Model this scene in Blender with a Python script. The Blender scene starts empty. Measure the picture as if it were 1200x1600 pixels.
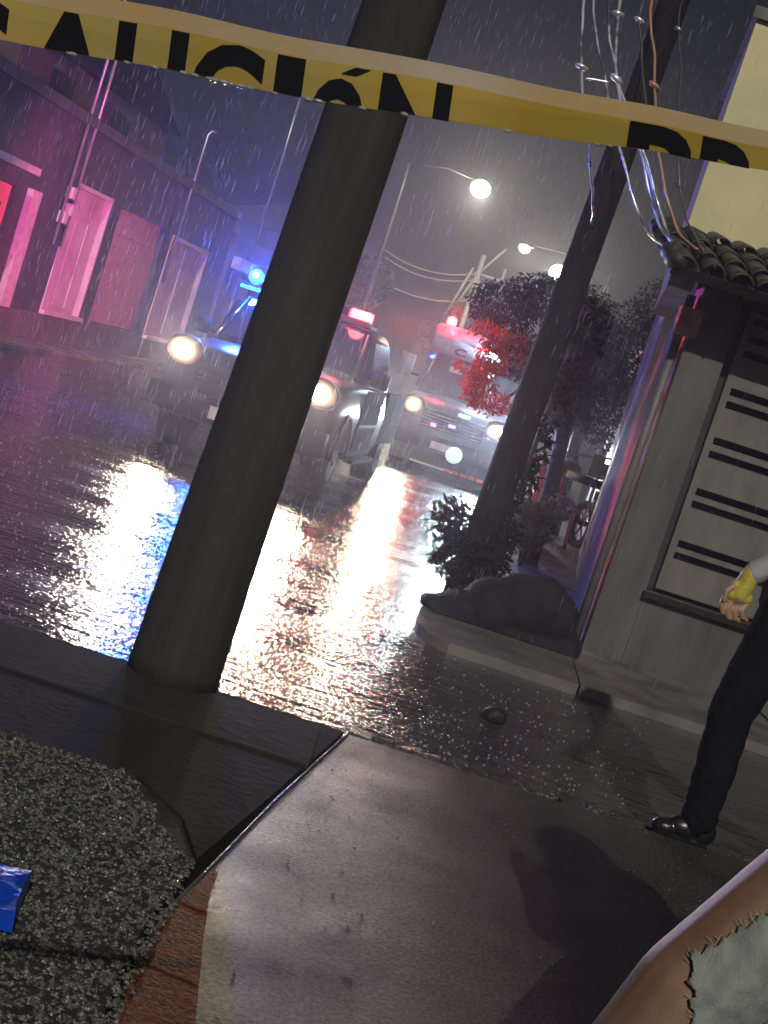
import bpy, bmesh, math, random
from mathutils import Vector, Matrix, noise as mnoise
PI = math.pi
R = math.radians
random.seed(7)
S = bpy.context.scene
C = S.collection

# ------------------------------------------------------------------ camera
p = math.atan(215/2300.0); th = R(18)
Fw = Vector((0, math.cos(p), -math.sin(p))); Rt = Vector((1, 0, 0)); Up = Vector((0, math.sin(p), math.cos(p)))
cx = Rt*math.cos(th) + Up*math.sin(th)
cy = -Rt*math.sin(th) + Up*math.cos(th)
cam_d = bpy.data.cameras.new('camera'); cam = bpy.data.objects.new('camera', cam_d); C.objects.link(cam)
cam_d.sensor_fit = 'VERTICAL'; cam_d.sensor_height = 36; cam_d.sensor_width = 36
cam_d.lens = 2300*36/1600
cam_d.clip_start = 0.05; cam_d.clip_end = 2000
cz = -Fw
cam.matrix_world = Matrix(((cx.x, cy.x, cz.x, 0), (cx.y, cy.y, cz.y, 0), (cx.z, cy.z, cz.z, 1.27), (0, 0, 0, 1)))
S.camera = cam

# ------------------------------------------------------------------ sky, sun, exposure (night)
SUN_AZ, SUN_EL = R(3), R(34)
w = bpy.data.worlds.new('World'); S.world = w; w.use_nodes = True
wn = w.node_tree.nodes; wl = w.node_tree.links
sky = wn.new('ShaderNodeTexSky'); sky.sky_type = 'NISHITA'; sky.sun_disc = False
sky.sun_elevation = SUN_EL; sky.sun_rotation = PI - SUN_AZ
sky.dust_density = 4; sky.ozone_density = 1.5
wl.new(sky.outputs[0], wn['Background'].inputs[0])
wn['Background'].inputs[1].default_value = 0.003
sl = bpy.data.lights.new('sun', 'SUN'); so = bpy.data.objects.new('sun', sl); C.objects.link(so)
sl.energy = 1.75; sl.angle = R(.7); sl.color = (1, .95, .84)
to_sun = Vector((math.sin(SUN_AZ)*math.cos(SUN_EL), -math.cos(SUN_AZ)*math.cos(SUN_EL), math.sin(SUN_EL)))
so.rotation_euler = (-to_sun).to_track_quat('-Z', 'Y').to_euler()
so.location = (1, -6, 12)
S.view_settings.view_transform = 'Standard'; S.view_settings.look = 'None'
S.view_settings.exposure = 0.0; S.view_settings.gamma = 1.0
S.render.engine = 'CYCLES'
cy_ = S.cycles
cy_.use_denoising = True
cy_.max_bounces = 6; cy_.diffuse_bounces = 2; cy_.glossy_bounces = 3; cy_.transmission_bounces = 4
cy_.volume_bounces = 0; cy_.transparent_max_bounces = 8
cy_.caustics_reflective = False; cy_.caustics_refractive = False
cy_.sample_clamp_indirect = 4.0

# ------------------------------------------------------------------ helpers
def mat(name, col, rough=.6, metal=0, col2=None, nscale=8, ndist=0.5, bump=0, bscale=40, stretch=(1, 1, 1), trans=0, sheen=0,
        rough2=None, coat=0, spec=.5, lo=.35, hi=.65, subs=0):
    m = bpy.data.materials.new(name); m.use_nodes = True
    nt = m.node_tree; b = nt.nodes['Principled BSDF']
    b.inputs['Base Color'].default_value = (*col, 1); b.inputs['Roughness'].default_value = rough
    b.inputs['Metallic'].default_value = metal; b.inputs['Transmission Weight'].default_value = trans
    b.inputs['Coat Weight'].default_value = coat; b.inputs['Specular IOR Level'].default_value = spec
    b.inputs['Sheen Weight'].default_value = sheen
    if col2 is None: col2 = tuple(c*.72 for c in col)
    tc = nt.nodes.new('ShaderNodeTexCoord'); mp = nt.nodes.new('ShaderNodeMapping'); mp.inputs['Scale'].default_value = stretch
    nt.links.new(tc.outputs['Object'], mp.inputs[0])
    n = nt.nodes.new('ShaderNodeTexNoise'); n.inputs['Scale'].default_value = nscale; n.inputs['Detail'].default_value = 6
    nt.links.new(mp.outputs[0], n.inputs['Vector'])
    r = nt.nodes.new('ShaderNodeValToRGB'); r.color_ramp.elements[0].position = lo; r.color_ramp.elements[1].position = hi
    r.color_ramp.elements[0].color = (*col2, 1); r.color_ramp.elements[1].color = (*col, 1)
    nt.links.new(n.outputs['Fac'], r.inputs[0]); nt.links.new(r.outputs[0], b.inputs['Base Color'])
    if rough2 is not None:
        mr = nt.nodes.new('ShaderNodeMapRange'); mr.inputs[1].default_value = lo; mr.inputs[2].default_value = hi
        mr.inputs[3].default_value = rough; mr.inputs[4].default_value = rough2
        nt.links.new(n.outputs['Fac'], mr.inputs[0]); nt.links.new(mr.outputs[0], b.inputs['Roughness'])
    if bump:
        n2 = nt.nodes.new('ShaderNodeTexNoise'); n2.inputs['Scale'].default_value = bscale; n2.inputs['Detail'].default_value = 4
        nt.links.new(mp.outputs[0], n2.inputs['Vector'])
        bp = nt.nodes.new('ShaderNodeBump'); bp.inputs['Strength'].default_value = bump; bp.inputs['Distance'].default_value = .01
        nt.links.new(n2.outputs['Fac'], bp.inputs['Height']); nt.links.new(bp.outputs[0], b.inputs['Normal'])
    return m

def emit(name, col, s):
    m = bpy.data.materials.new(name); m.use_nodes = True
    nt = m.node_tree; b = nt.nodes['Principled BSDF']
    b.inputs['Base Color'].default_value = (*[min(1, c) for c in col], 1)
    b.inputs['Emission Color'].default_value = (*col, 1); b.inputs['Emission Strength'].default_value = s
    return m

class MB:
    """collects shapes into one bmesh"""
    def __init__(s): s.b = bmesh.new()
    def box(s, x0, x1, y0, y1, z0, z1, m=None):
        vs = [s.b.verts.new(v) for v in ((x0,y0,z0),(x1,y0,z0),(x1,y1,z0),(x0,y1,z0),(x0,y0,z1),(x1,y0,z1),(x1,y1,z1),(x0,y1,z1))]
        for f in ((3,2,1,0),(4,5,6,7),(0,1,5,4),(1,2,6,5),(2,3,7,6),(3,0,4,7)): s.b.faces.new([vs[i] for i in f])
        if m is not None:
            for v in vs: v.co = m @ v.co
        return s
    def prism(s, poly, lo, hi, axis='z'):
        """poly of 2d points swept along axis from lo to hi"""
        def P(a, b, t): return {'z': (a, b, t), 'y': (a, t, b), 'x': (t, a, b)}[axis]
        A = [s.b.verts.new(P(a, b, lo)) for a, b in poly]; B = [s.b.verts.new(P(a, b, hi)) for a, b in poly]
        n = len(poly); s.b.faces.new(A[::-1]); s.b.faces.new(B)
        for i in range(n): s.b.faces.new((A[i], A[(i+1) % n], B[(i+1) % n], B[i]))
        return s
    def tube(s, pts, rad, n=8, cap=True):
        pts = [Vector(q) for q in pts]
        if not isinstance(rad, (list, tuple)): rad = [rad]*len(pts)
        rings = []; ref = None
        for i, q in enumerate(pts):
            t = (pts[min(i+1, len(pts)-1)] - pts[max(i-1, 0)])
            if t.length < 1e-9: t = Vector((0, 0, 1))
            t.normalize()
            if ref is None: ref = t.orthogonal().normalized()
            ref = (ref - t*ref.dot(t))
            if ref.length < 1e-6: ref = t.orthogonal()
            ref.normalize(); bn = t.cross(ref)
            rings.append([s.b.verts.new(q + (ref*math.cos(2*PI*k/n) + bn*math.sin(2*PI*k/n))*rad[i]) for k in range(n)])
        for a, b in zip(rings, rings[1:]):
            for k in range(n): s.b.faces.new((a[k], a[(k+1) % n], b[(k+1) % n], b[k]))
        if cap:
            s.b.faces.new(rings[0][::-1]); s.b.faces.new(rings[-1])
        return s
    def ball(s, c, r, sub=2, sc=(1, 1, 1), rot=None):
        m = Matrix.Translation(c) @ (rot.to_4x4() if rot else Matrix()) @ Matrix.Diagonal((r*sc[0], r*sc[1], r*sc[2], 1))
        bmesh.ops.create_icosphere(s.b, subdivisions=sub, radius=1, matrix=m); return s
    def cap(s, a, b, ra, rb, n=14):
        """closed tapered capsule"""
        a = Vector(a); b = Vector(b); d = (b-a).normalized()
        pts, rr = [], []
        for k in range(5):
            t = k/4*PI/2; pts.append(a - d*ra*math.cos(t)*.999); rr.append(max(ra*math.sin(t), .002))
        for k in range(5):
            t = k/4*PI/2; pts.append(b + d*rb*math.sin(t)*.999); rr.append(max(rb*math.cos(t), .002))
        return s.tube(pts, rr, n)
    def grid(s, fn, nu, nv):
        vs = [[s.b.verts.new(fn(i/nu, j/nv)) for j in range(nv+1)] for i in range(nu+1)]
        for i in range(nu):
            for j in range(nv): s.b.faces.new((vs[i][j], vs[i+1][j], vs[i+1][j+1], vs[i][j+1]))
        return s
    def bevel(s, w, seg=2):
        bmesh.ops.bevel(s.b, geom=[e for e in s.b.edges if e.is_manifold and e.calc_face_angle(0) > .5], offset=w, segments=seg, affect='EDGES', profile=.6)
        return s
    def mesh(s, name, smooth=False, recalc=True):
        if recalc: bmesh.ops.recalc_face_normals(s.b, faces=s.b.faces)
        me = bpy.data.meshes.new(name); s.b.to_mesh(me); s.b.free()
        if smooth:
            for q in me.polygons: q.use_smooth = True
        return me
    def build(s, name, m, parent=None, smooth=False, recalc=True):
        me = s.mesh(name, smooth, recalc); me.materials.append(m)
        return link(name, me, parent)

def link(name, me, parent=None):
    o = bpy.data.objects.new(name, me); C.objects.link(o)
    if parent: o.parent = parent
    return o
def tag(o, label, cat, group=None, kind=None):
    o['label'] = label; o['category'] = cat
    if group: o['group'] = group
    if kind: o['kind'] = kind
    return o
def thing(name, label, cat, loc=(0, 0, 0), rz=0, group=None):
    o = bpy.data.objects.new(name, None); C.objects.link(o); o.location = loc; o.rotation_euler = (0, 0, rz); o.empty_display_size = .2
    return tag(o, label, cat, group)
def struct(o): o['kind'] = 'structure'; return o
def lamp(name, kind, loc, energy, col, size, parent, target=None, spot=80, blend=.6):
    l = bpy.data.lights.new(name, kind); l.energy = energy; l.color = col; l.shadow_soft_size = size
    o = bpy.data.objects.new(name, l); C.objects.link(o); o.parent = parent; o.location = loc
    if kind == 'SPOT': l.spot_size = R(spot); l.spot_blend = blend
    if target is not None:
        o.rotation_euler = (Vector(target)-Vector(loc)).to_track_quat('-Z', 'Y').to_euler()
    return o
def remeshed(name, mb, voxel, m, parent=None, smooth=4):
    """one continuous surface grown over overlapping shapes"""
    me = mb.mesh(name + '_raw'); o = bpy.data.objects.new(name, me); C.objects.link(o)
    q = o.modifiers.new('r', 'REMESH'); q.mode = 'VOXEL'; q.voxel_size = voxel
    if smooth:
        q2 = o.modifiers.new('s', 'SMOOTH'); q2.factor = .5; q2.iterations = smooth
    bpy.context.view_layer.update()
    dg = bpy.context.evaluated_depsgraph_get()
    me2 = bpy.data.meshes.new_from_object(o.evaluated_get(dg)); me2.name = name
    o.modifiers.clear(); o.data = me2
    me2.materials.clear(); me2.materials.append(m)
    for f in me2.polygons: f.use_smooth = True
    if parent: o.parent = parent
    return o
ALPHA = R(-6)          # the street runs away 6 degrees to the right
SD = Vector((math.sin(-ALPHA), math.cos(-ALPHA), 0)); SN = Vector((SD.y, -SD.x, 0))

# ------------------------------------------------------------------ ground: wet asphalt
def wet_asphalt():
    m = bpy.data.materials.new('wet_asphalt'); m.use_nodes = True; nt = m.node_tree; b = nt.nodes['Principled BSDF']; L = nt.links.new
    tc = nt.nodes.new('ShaderNodeTexCoord')
    def nz(scale, stretch=(1, 1, 1), det=4, rough=.55):
        mp = nt.nodes.new('ShaderNodeMapping'); mp.inputs['Scale'].default_value = stretch; L(tc.outputs['Object'], mp.inputs[0])
        n = nt.nodes.new('ShaderNodeTexNoise'); n.inputs['Scale'].default_value = scale; n.inputs['Detail'].default_value = det
        n.inputs['Roughness'].default_value = rough; L(mp.outputs[0], n.inputs['Vector']); return n
    base = nz(3); r = nt.nodes.new('ShaderNodeValToRGB'); r.color_ramp.elements[0].color = (.03, .029, .031, 1); r.color_ramp.elements[1].color = (.075, .07, .073, 1)
    L(base.outputs['Fac'], r.inputs[0]); L(r.outputs[0], b.inputs['Base Color'])
    pud = nz(1.1, (.45, 1.9, 1), 5); mr = nt.nodes.new('ShaderNodeMapRange'); mr.inputs[1].default_value = .4; mr.inputs[2].default_value = .62
    mr.inputs[3].default_value = .08; mr.inputs[4].default_value = .22; L(pud.outputs['Fac'], mr.inputs[0]); L(mr.outputs[0], b.inputs['Roughness'])
    b.inputs['Specular IOR Level'].default_value = .75
    fine = nz(30, (1, 1.0, 1), 2, .5); rip = nz(7, (.55, 1.9, 1), 3); coarse = nz(1.6, (.5, 2.2, 1), 3)
    b1 = nt.nodes.new('ShaderNodeBump'); b1.inputs['Distance'].default_value = .011; ms = nt.nodes.new('ShaderNodeMapRange'); ms.inputs[1].default_value = .38; ms.inputs[2].default_value = .58; ms.inputs[3].default_value = .45; ms.inputs[4].default_value = 1.0; L(pud.outputs['Fac'], ms.inputs[0]); L(ms.outputs[0], b1.inputs['Strength']); L(fine.outputs['Fac'], b1.inputs['Height'])
    b2 = nt.nodes.new('ShaderNodeBump'); b2.inputs['Strength'].default_value = .6; b2.inputs['Distance'].default_value = .03; L(rip.outputs['Fac'], b2.inputs['Height']); L(b1.outputs[0], b2.inputs['Normal'])
    b3 = nt.nodes.new('ShaderNodeBump'); b3.inputs['Strength'].default_value = .5; b3.inputs['Distance'].default_value = .04; L(coarse.outputs['Fac'], b3.inputs['Height']); L(b2.outputs[0], b3.inputs['Normal'])
    L(b3.outputs[0], b.inputs['Normal'])
    return m
M_road = wet_asphalt()
M_conc = mat('damp_concrete', (.17, .165, .15), .55, col2=(.09, .088, .082), nscale=2.3, bump=.35, bscale=45, rough2=.3, lo=.3, hi=.7)
M_conc_d = mat('dark_wet_concrete', (.034, .033, .031), .9, col2=(.026, .0255, .023), nscale=3, bump=.4, bscale=30, spec=.12)
M_slab = mat('pavement_slab', (.20, .19, .165), .5, col2=(.10, .095, .085), nscale=3, bump=.4, bscale=35, rough2=.3)
M_kerbst = mat('kerb_stone', (.07, .067, .06), .4, col2=(.025, .025, .024), nscale=14, bump=1, bscale=60, rough2=.15)

mb = MB(); mb.b.faces.new([mb.b.verts.new(v) for v in ((-110, -20, -.1), (110, -20, -.1), (110, 200, -.1), (-110, 200, -.1))])
struct(mb.build('road', M_road))

# near pavement (right of the planter edge), real slab with kerb drop towards the road
edge = [(.12, 5.12), (-.04, 4.12), (-.13, 3.47), (-.19, 3.05), (-.19, 2.7), (-.17, 2.4), (-.1, -4)]
pav = edge[::-1] + [(.12, 5.12), (6, 5.24), (6, -4)]
pts = [(-.1, -4), (6, -4), (6, 5.24)] + edge[:-1]
mb = MB(); mb.prism(pts, -.3, 0)
def wet_pavement():
    m = mat('wet_pavement', (.064, .064, .056), .5, col2=(.028, .028, .026), nscale=1.7, lo=.3, hi=.7, spec=.14); nt = m.node_tree; b = nt.nodes['Principled BSDF']; L = nt.links.new
    tc = nt.nodes['Texture Coordinate']
    def nz(sc, det=3):
        n = nt.nodes.new('ShaderNodeTexNoise'); n.inputs['Scale'].default_value = sc; n.inputs['Detail'].default_value = det; n.inputs['Roughness'].default_value = .65; L(tc.outputs['Object'], n.inputs['Vector']); return n
    src = b.inputs['Base Color'].links[0].from_socket
    sp = nz(85, 5); rr = nt.nodes.new('ShaderNodeValToRGB'); rr.color_ramp.elements[0].position = .38; rr.color_ramp.elements[1].position = .64
    rr.color_ramp.elements[0].color = (.15, .15, .15, 1); rr.color_ramp.elements[1].color = (2.1, 2.1, 2.0, 1); L(sp.outputs['Fac'], rr.inputs[0])
    mx = nt.nodes.new('ShaderNodeMix'); mx.data_type = 'RGBA'; mx.blend_type = 'MULTIPLY'; mx.inputs[0].default_value = 1; L(src, mx.inputs[6]); L(rr.outputs[0], mx.inputs[7]); L(mx.outputs[2], b.inputs['Base Color'])
    wet = nz(2.6, 5); mr = nt.nodes.new('ShaderNodeMapRange'); mr.inputs[1].default_value = .3; mr.inputs[2].default_value = .7; mr.inputs[3].default_value = .26; mr.inputs[4].default_value = .5; L(wet.outputs['Fac'], mr.inputs[0]); L(mr.outputs[0], b.inputs['Roughness'])
    a = nz(210, 6); b1 = nt.nodes.new('ShaderNodeBump'); b1.inputs['Strength'].default_value = .9; b1.inputs['Distance'].default_value = .0035; L(a.outputs['Fac'], b1.inputs['Height'])
    c = nz(30, 4); b2 = nt.nodes.new('ShaderNodeBump'); b2.inputs['Strength'].default_value = .22; b2.inputs['Distance'].default_value = .008; L(c.outputs['Fac'], b2.inputs['Height']); L(b1.outputs[0], b2.inputs['Normal']); L(b2.outputs[0], b.inputs['Normal'])
    return m
pavement = struct(mb.build('pavement', wet_pavement()))
# uneven wet kerb stones along the gutter
ks = []
for k in range(40):
    mb = MB(); wdt = .03 + .03*random.random()
    mb.box(-wdt, wdt, -.03-.03*random.random(), .03+.04*random.random(), -.12, -.004+.014*random.random())
    mb.bevel(.006, 2)
    for v in mb.b.verts: v.co += Vector((random.uniform(-1, 1), random.uniform(-1, 1), random.uniform(-1, 1)))*.006
    o = mb.build('kerb_stone', M_kerbst, pavement)
    o.location = (.18 + k*.088 + random.uniform(-.02, .02), 5.225 + .10*(k/40) + random.uniform(-.025, .025), -.005); o.rotation_euler = (random.uniform(-.08, .08), random.uniform(-.1, .1), random.uniform(-.15, .15))
mb = MB(); mb.tube([(a, b, .001) for a, b in edge[:4]], .005, 8); mb.build('glint_edging', mat('added_edging_gloss', (.10, .095, .1), .3, bump=.8, bscale=60), pavement, True)  # glossy strip added along the edge to catch the purple glints
M_redglow = mat('red_reflection_paint', (.19, .042, .016), .6, col2=(.05, .015, .008), nscale=80, bump=1, bscale=100, spec=.1)  # red beacon reflection on the wet ground, put into the strip's colour
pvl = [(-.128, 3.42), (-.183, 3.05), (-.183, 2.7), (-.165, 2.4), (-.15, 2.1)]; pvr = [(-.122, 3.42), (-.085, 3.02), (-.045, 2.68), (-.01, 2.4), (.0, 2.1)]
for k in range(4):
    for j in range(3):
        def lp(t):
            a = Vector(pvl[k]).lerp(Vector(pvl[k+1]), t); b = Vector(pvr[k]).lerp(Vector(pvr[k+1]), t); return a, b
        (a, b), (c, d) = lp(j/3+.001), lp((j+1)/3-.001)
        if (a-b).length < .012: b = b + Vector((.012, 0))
        mb = MB(); mb.prism([tuple(c), tuple(d), tuple(b), tuple(a)], -.05, .0055 + random.uniform(-.0015, .0015)); mb.build('red_reflection_strip', M_redglow, pavement)
gv, gf = [], []; rg = random.Random(9)          # loose grit washed over the pavement
for _ in range(900):
    y = 2.4 + 2.8*rg.random()**.8; x = rg.uniform(-.02, .36*y)
    if mnoise.noise(Vector((x*2.5, y*2.5, 8))) < -.05 and rg.random() < .8: continue
    if x < -.13 + max(0, y-3.4)*.16: continue
    r = rg.choice((.0012, .0016, .002, .003, .0045)); i = len(gv)
    for k in range(4):
        t = k*PI/2 + rg.uniform(-.4, .4); gv.append((x+r*rg.uniform(.7, 1.4)*math.cos(t), y+r*math.sin(t), .001))
    gv.append((x+rg.uniform(-.3, .3)*r, y, .001+r*.9))
    for k in range(4): gf.append((i+k, i+(k+1) % 4, i+4))
me = bpy.data.meshes.new('grit'); me.from_pydata(gv, [], gf); me.materials.append(mat('wet_grit', (.2, .195, .17), .2, col2=(.05, .05, .045), nscale=60)); o = link('grit', me, pavement); o['kind'] = 'stuff'
# ------------------------------------------------------------------ planter with grass, left foreground
pl = thing('planter', 'gravel planter with a wide dark concrete border around the thick pole', 'planter', (-1.2, 4, 0))
def local(mb, t):
    inv = (Matrix.Translation(t.location) @ t.rotation_euler.to_matrix().to_4x4()).inverted()
    for v in mb.b.verts: v.co = inv @ v.co
    return mb
mb = MB(); mb.prism([(-6, 3.95), (-.42, 3.92), (-.25, 3.7), (-.17, 3.45), (-.055, 4.12), (.105, 5.10), (-6, 5.06)], -.3, .010); mb.bevel(.008, 2)
local(mb, pl).build('border', M_conc_d, pl)
mb = MB(); mb.box(-6, .02, 4.52, 5.02, .0, .016); mb.bevel(.006, 2)
local(mb, pl).build('coping', mat('coping_concrete', (.042, .041, .038), .9, col2=(.03, .029, .027), nscale=4, bump=.4, bscale=25, spec=.12), pl)
mb = MB(); mb.prism([(-6, -3), (-.12, -3), (-.19, 2.4), (-.21, 2.7), (-.21, 3.05), (-.175, 3.44), (-.255, 3.7), (-.43, 3.92), (-6, 3.94)], -.3, .004)
local(mb, pl).build('soil', mat('dark_soil', (.035, .034, .026), .8, col2=(.018, .018, .013), nscale=14, bump=1, bscale=60), pl)
gv, gf = [], []
rg = random.Random(3)
for _ in range(15000):
    y = rg.uniform(2.2, 4.05); x = rg.uniform(-1.25, -.17)
    wob = .07*mnoise.noise(Vector((x*9, y*9, 4)))
    if y > 3.4 and x > -.16 - (y-3.4)*.55 + wob: continue
    if y > 3.93 + wob or x < -.10 - .29*y: continue
    r = rg.uniform(.003, .0085); a = rg.uniform(0, 2*PI); ex = rg.uniform(.6, 1.5); tz = rg.uniform(.5, 1.1); i = len(gv); zc = .004 + r*.4*rg.random()
    tx, ty = rg.uniform(-.5, .5)*r, rg.uniform(-.5, .5)*r
    for k in range(5):
        t = a + k*2*PI/5 + rg.uniform(-.3, .3); gv.append((x+r*ex*math.cos(t), y+r*math.sin(t), zc + rg.uniform(-.2, .2)*r))
    gv += [(x+tx, y+ty, zc+r*tz), (x-tx, y-ty, zc-r*.6)]
    for k in range(5): gf += [(i+k, i+(k+1) % 5, i+5), (i+(k+1) % 5, i+k, i+6)]
me = bpy.data.meshes.new('gravel'); me.from_pydata(gv, [], gf)
M_grav = mat('wet_gravel', (.17, .175, .14), .15, col2=(.05, .053, .044), nscale=160, spec=.8, bump=.4, bscale=200, lo=.4, hi=.62)
me.materials.append(M_grav); g = link('gravel', me); tag(g, 'rough wet greenish grey gravel glinting in the planter at lower left', 'gravel', kind='stuff')

# ------------------------------------------------------------------ far pavements
def slab_row(root, s0, s1, n0, n1, step, m, jit=.006, z=-.04, org=Vector((0, 0, 0))):
    """slabs along the street direction; s along, n across, from org"""
    s = s0
    while s < s1:
        e = min(s+step, s1)-.012; mb = MB()
        mb.prism([tuple((org+SD*a+SN*b)[:2]) for a, b in ((s, n0), (s, n1), (e, n1), (e, n0))], -.3, z+random.uniform(-jit, jit)); mb.bevel(.012, 2)
        mb.build('slab', m, root); s += step
side = bpy.data.objects.new('sidewalk', None); C.objects.link(side); struct(side)
# corner slab with a rounded nose, then the run in front of the garage
nose = [(.56, 7.92), (.44, 8.03), (.385, 8.25), (.375, 8.5), (.39, 8.85), (.43, 9.1), (.5, 9.26), (1.38, 9.26), (1.30, 7.93)]
mb = MB(); mb.prism(nose, -.3, -.04); mb.bevel(.02, 3); mb.build('slab', M_slab, side)
for a, b in ((1.315, 2.6), (2.615, 3.9), (3.915, 5.2)):
    mb = MB(); mb.prism([(a, 7.93+.01*a), (b, 7.93+.01*b), (b, 9.3), (a+.07 if a < 1.4 else a, 9.3)], -.3, -.04+random.uniform(-.006, .006)); mb.bevel(.018, 3); mb.build('slab', M_slab, side)
slab_row(side, 0, 34, 0, 1.16, 1.3, M_slab, org=Vector((.5, 9.28, 0)))
left_walk = bpy.data.objects.new('left_sidewalk', None); C.objects.link(left_walk); struct(left_walk)
slab_row(left_walk, -14, 45, -1.5, 0, 2.2, M_slab, org=Vector((-5.55, 22, 0)))

# ------------------------------------------------------------------ haze and rain are at the end
# ------------------------------------------------------------------ big wooden utility pole
M_wood = mat('dark_wet_wood', (.050, .048, .043), .9, col2=(.036, .035, .031), nscale=5, stretch=(5, 5, .45), bump=.5, bscale=26, spec=.15)
pole = thing('utility_pole', 'thick dark pole standing on the planter border in the foreground', 'pole', (-.53, 5.08, .028))
mb = MB(); H0 = 8.0
mb.tube([(.005, 0, -.03), (.005, 0, .05)] + [(.027*z, .0, z) for z in (.5, 1, 1.5, 2, 2.6, 3.5, 5, 6.5, H0)], [.168, .164, .155, .148, .142, .137, .131, .124, .115, .108, .1], 28)
for v in mb.b.verts:
    n = mnoise.noise(Vector((v.co.x*9, v.co.y*9, v.co.z*1.3))); v.co += Vector((v.co.x-.027*v.co.z, v.co.y, 0))*n*.05
mb.build('shaft', M_wood, pole, True)
mb = MB(); mb.box(-.9, .9, -.05, .05, 7.1, 7.22); mb.bevel(.01); o = mb.build('cross_arm', M_wood, pole); o.location = (.2, -.14, 0)
M_nail = mat('rusty_staple', (.10, .07, .05), .4, .6)
rg = random.Random(2)
for k in range(16):
    a = rg.uniform(-2.4, -.7); z = rg.uniform(.7, 2.3); r_ = .155-.012*z; q = Vector((.027*z+r_*math.cos(a), r_*math.sin(a), z)); d = Vector((-math.sin(a), math.cos(a), rg.uniform(-.5, .5))).normalized()*.009
    mb = MB(); mb.tube([q-d, q-d*.9+Vector((math.cos(a), math.sin(a), 0))*.004, q+d*.9+Vector((math.cos(a), math.sin(a), 0))*.004, q+d], .0012, 5); mb.build('staple', M_nail, pole)

# ------------------------------------------------------------------ caution tape
def letter(ch, w, h):
    """a bold letter, its outline fitted to w x h (0..w, 0..h) as a bmesh"""
    cu = bpy.data.curves.new('t', 'FONT'); cu.body = ch; cu.offset = .035; cu.fill_mode = 'FRONT'; cu.resolution_u = 4
    o = bpy.data.objects.new('t', cu); C.objects.link(o); bpy.context.view_layer.update()
    me = bpy.data.meshes.new_from_object(o.evaluated_get(bpy.context.evaluated_depsgraph_get()))
    bpy.data.objects.remove(o); b = bmesh.new(); b.from_mesh(me); bpy.data.meshes.remove(me)
    bmesh.ops.triangulate(b, faces=b.faces)
    bmesh.ops.remove_doubles(b, verts=b.verts, dist=1e-4)
    xs = [v.co.x for v in b.verts]; ys = [v.co.y for v in b.verts]
    for v in b.verts: v.co = Vector(((v.co.x-min(xs))/(max(xs)-min(xs))*w, (v.co.y-min(ys))/(max(ys)-min(ys))*h, 0))
    return b
# the tape is a strip; s runs along it in metres, t down across it. Straight, pulled tight, slightly sagging
TA, TB = Vector((-.2596, .70, 1.3867)), Vector((.1340, .80, 1.4530))      # upper edge, far beyond both sides of the view
TDir = (TB-TA).normalized(); TLen = (TB-TA).length
TNrm = Vector((TDir.y, -TDir.x, 0)).normalized()      # towards the viewer
TDown = TDir.cross(TNrm).normalized()
if TDown.z > 0: TDown = -TDown
def tape_pt(s, t, off=0):
    wv = .0012*math.sin(s*31) + .0009*math.sin(s*74+1)
    fold = .0096
    lean = (t-fold)*.55 if t < fold else (t-fold)*.06
    return TA + TDir*s + TDown*(t + .0006*math.sin(s*50)) + TNrm*(wv + lean + off)
tape = thing('caution_tape', 'yellow barrier tape with black capital letters stretched across the top', 'tape', tuple(TA))
def twidth(s): return .0288 - .0078*min(1, max(0, (s-.2)/.21))
def tape_mat(name, c1, c2, tr):
    m = mat(name, c1, .35, col2=c2, nscale=7, bump=.06, bscale=28, rough2=.5)
    nt = m.node_tree; b = nt.nodes['Principled BSDF']; out = nt.nodes['Material Output']
    t = nt.nodes.new('ShaderNodeBsdfTranslucent'); t.inputs[0].default_value = (*c1, 1); mx = nt.nodes.new('ShaderNodeMixShader'); mx.inputs[0].default_value = tr
    nt.links.new(b.outputs[0], mx.inputs[1]); nt.links.new(t.outputs[0], mx.inputs[2]); nt.links.new(mx.outputs[0], out.inputs[0]); return m
M_tape = tape_mat('yellow_plastic', (.56, .37, .02), (.38, .28, .04), .3)
M_fold = tape_mat('tape_back', (.55, .48, .38), (.55, .35, .10), .35)
X0, X1 = -.35, TLen+.35
mb = MB(); mb.grid(lambda a, b: tape_pt(X0+(X1-X0)*a, .0096 + b*(twidth(X0+(X1-X0)*a)-.0096)), 120, 4)
mb.grid(lambda a, b: tape_pt(X0+(X1-X0)*a, twidth(X0+(X1-X0)*a) - b*.012, -.0012 - .001*b), 120, 2)
local(mb, tape).build('printed_face', M_tape, tape, True, False)
mb = MB(); mb.grid(lambda a, b: tape_pt(X0+(X1-X0)*a, .0097*b), 120, 3)
local(mb, tape).build('folded_edge', M_fold, tape, True, False)
M_ink = mat('black_ink', (.009, .009, .011), .8, spec=.1)
M_bead = mat('water_bead', (.9, .9, .9), .05, trans=.6)
CAPH = .048

def put_letter(ch, s0, wd, top=.0103, caph=CAPH):
    b = letter(ch, wd, caph)
    bmesh.ops.bisect_plane(b, geom=b.verts[:]+b.edges[:]+b.faces[:], plane_co=(0, caph-(twidth(s0)-top-.0004), 0), plane_no=(0, -1, 0), clear_outer=True)
    bmesh.ops.subdivide_edges(b, edges=[e for e in b.edges if e.calc_length() > .008], cuts=2)
    for v in b.verts: v.co = tape_pt(s0+v.co.x, top+(caph-v.co.y), .0006)
    mb = MB(); mb.b.free(); mb.b = b
    local(mb, tape).build('letter', M_ink, tape, False, False)
for ch, s0, wd in (('C', -.018, .036), ('A', .0237, .045), ('U', .0682, .0338), ('C', .1054, .0349), ('I', .1457, .0141), ('O', .1637, .0287), ('N', .1985, .0365), ('P', .3312, .0369), ('R', .3728, .0389), ('E', .4165, .034)):
    put_letter(ch, s0, wd, .0103 + (.0062 if ch == 'O' else 0))
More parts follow.
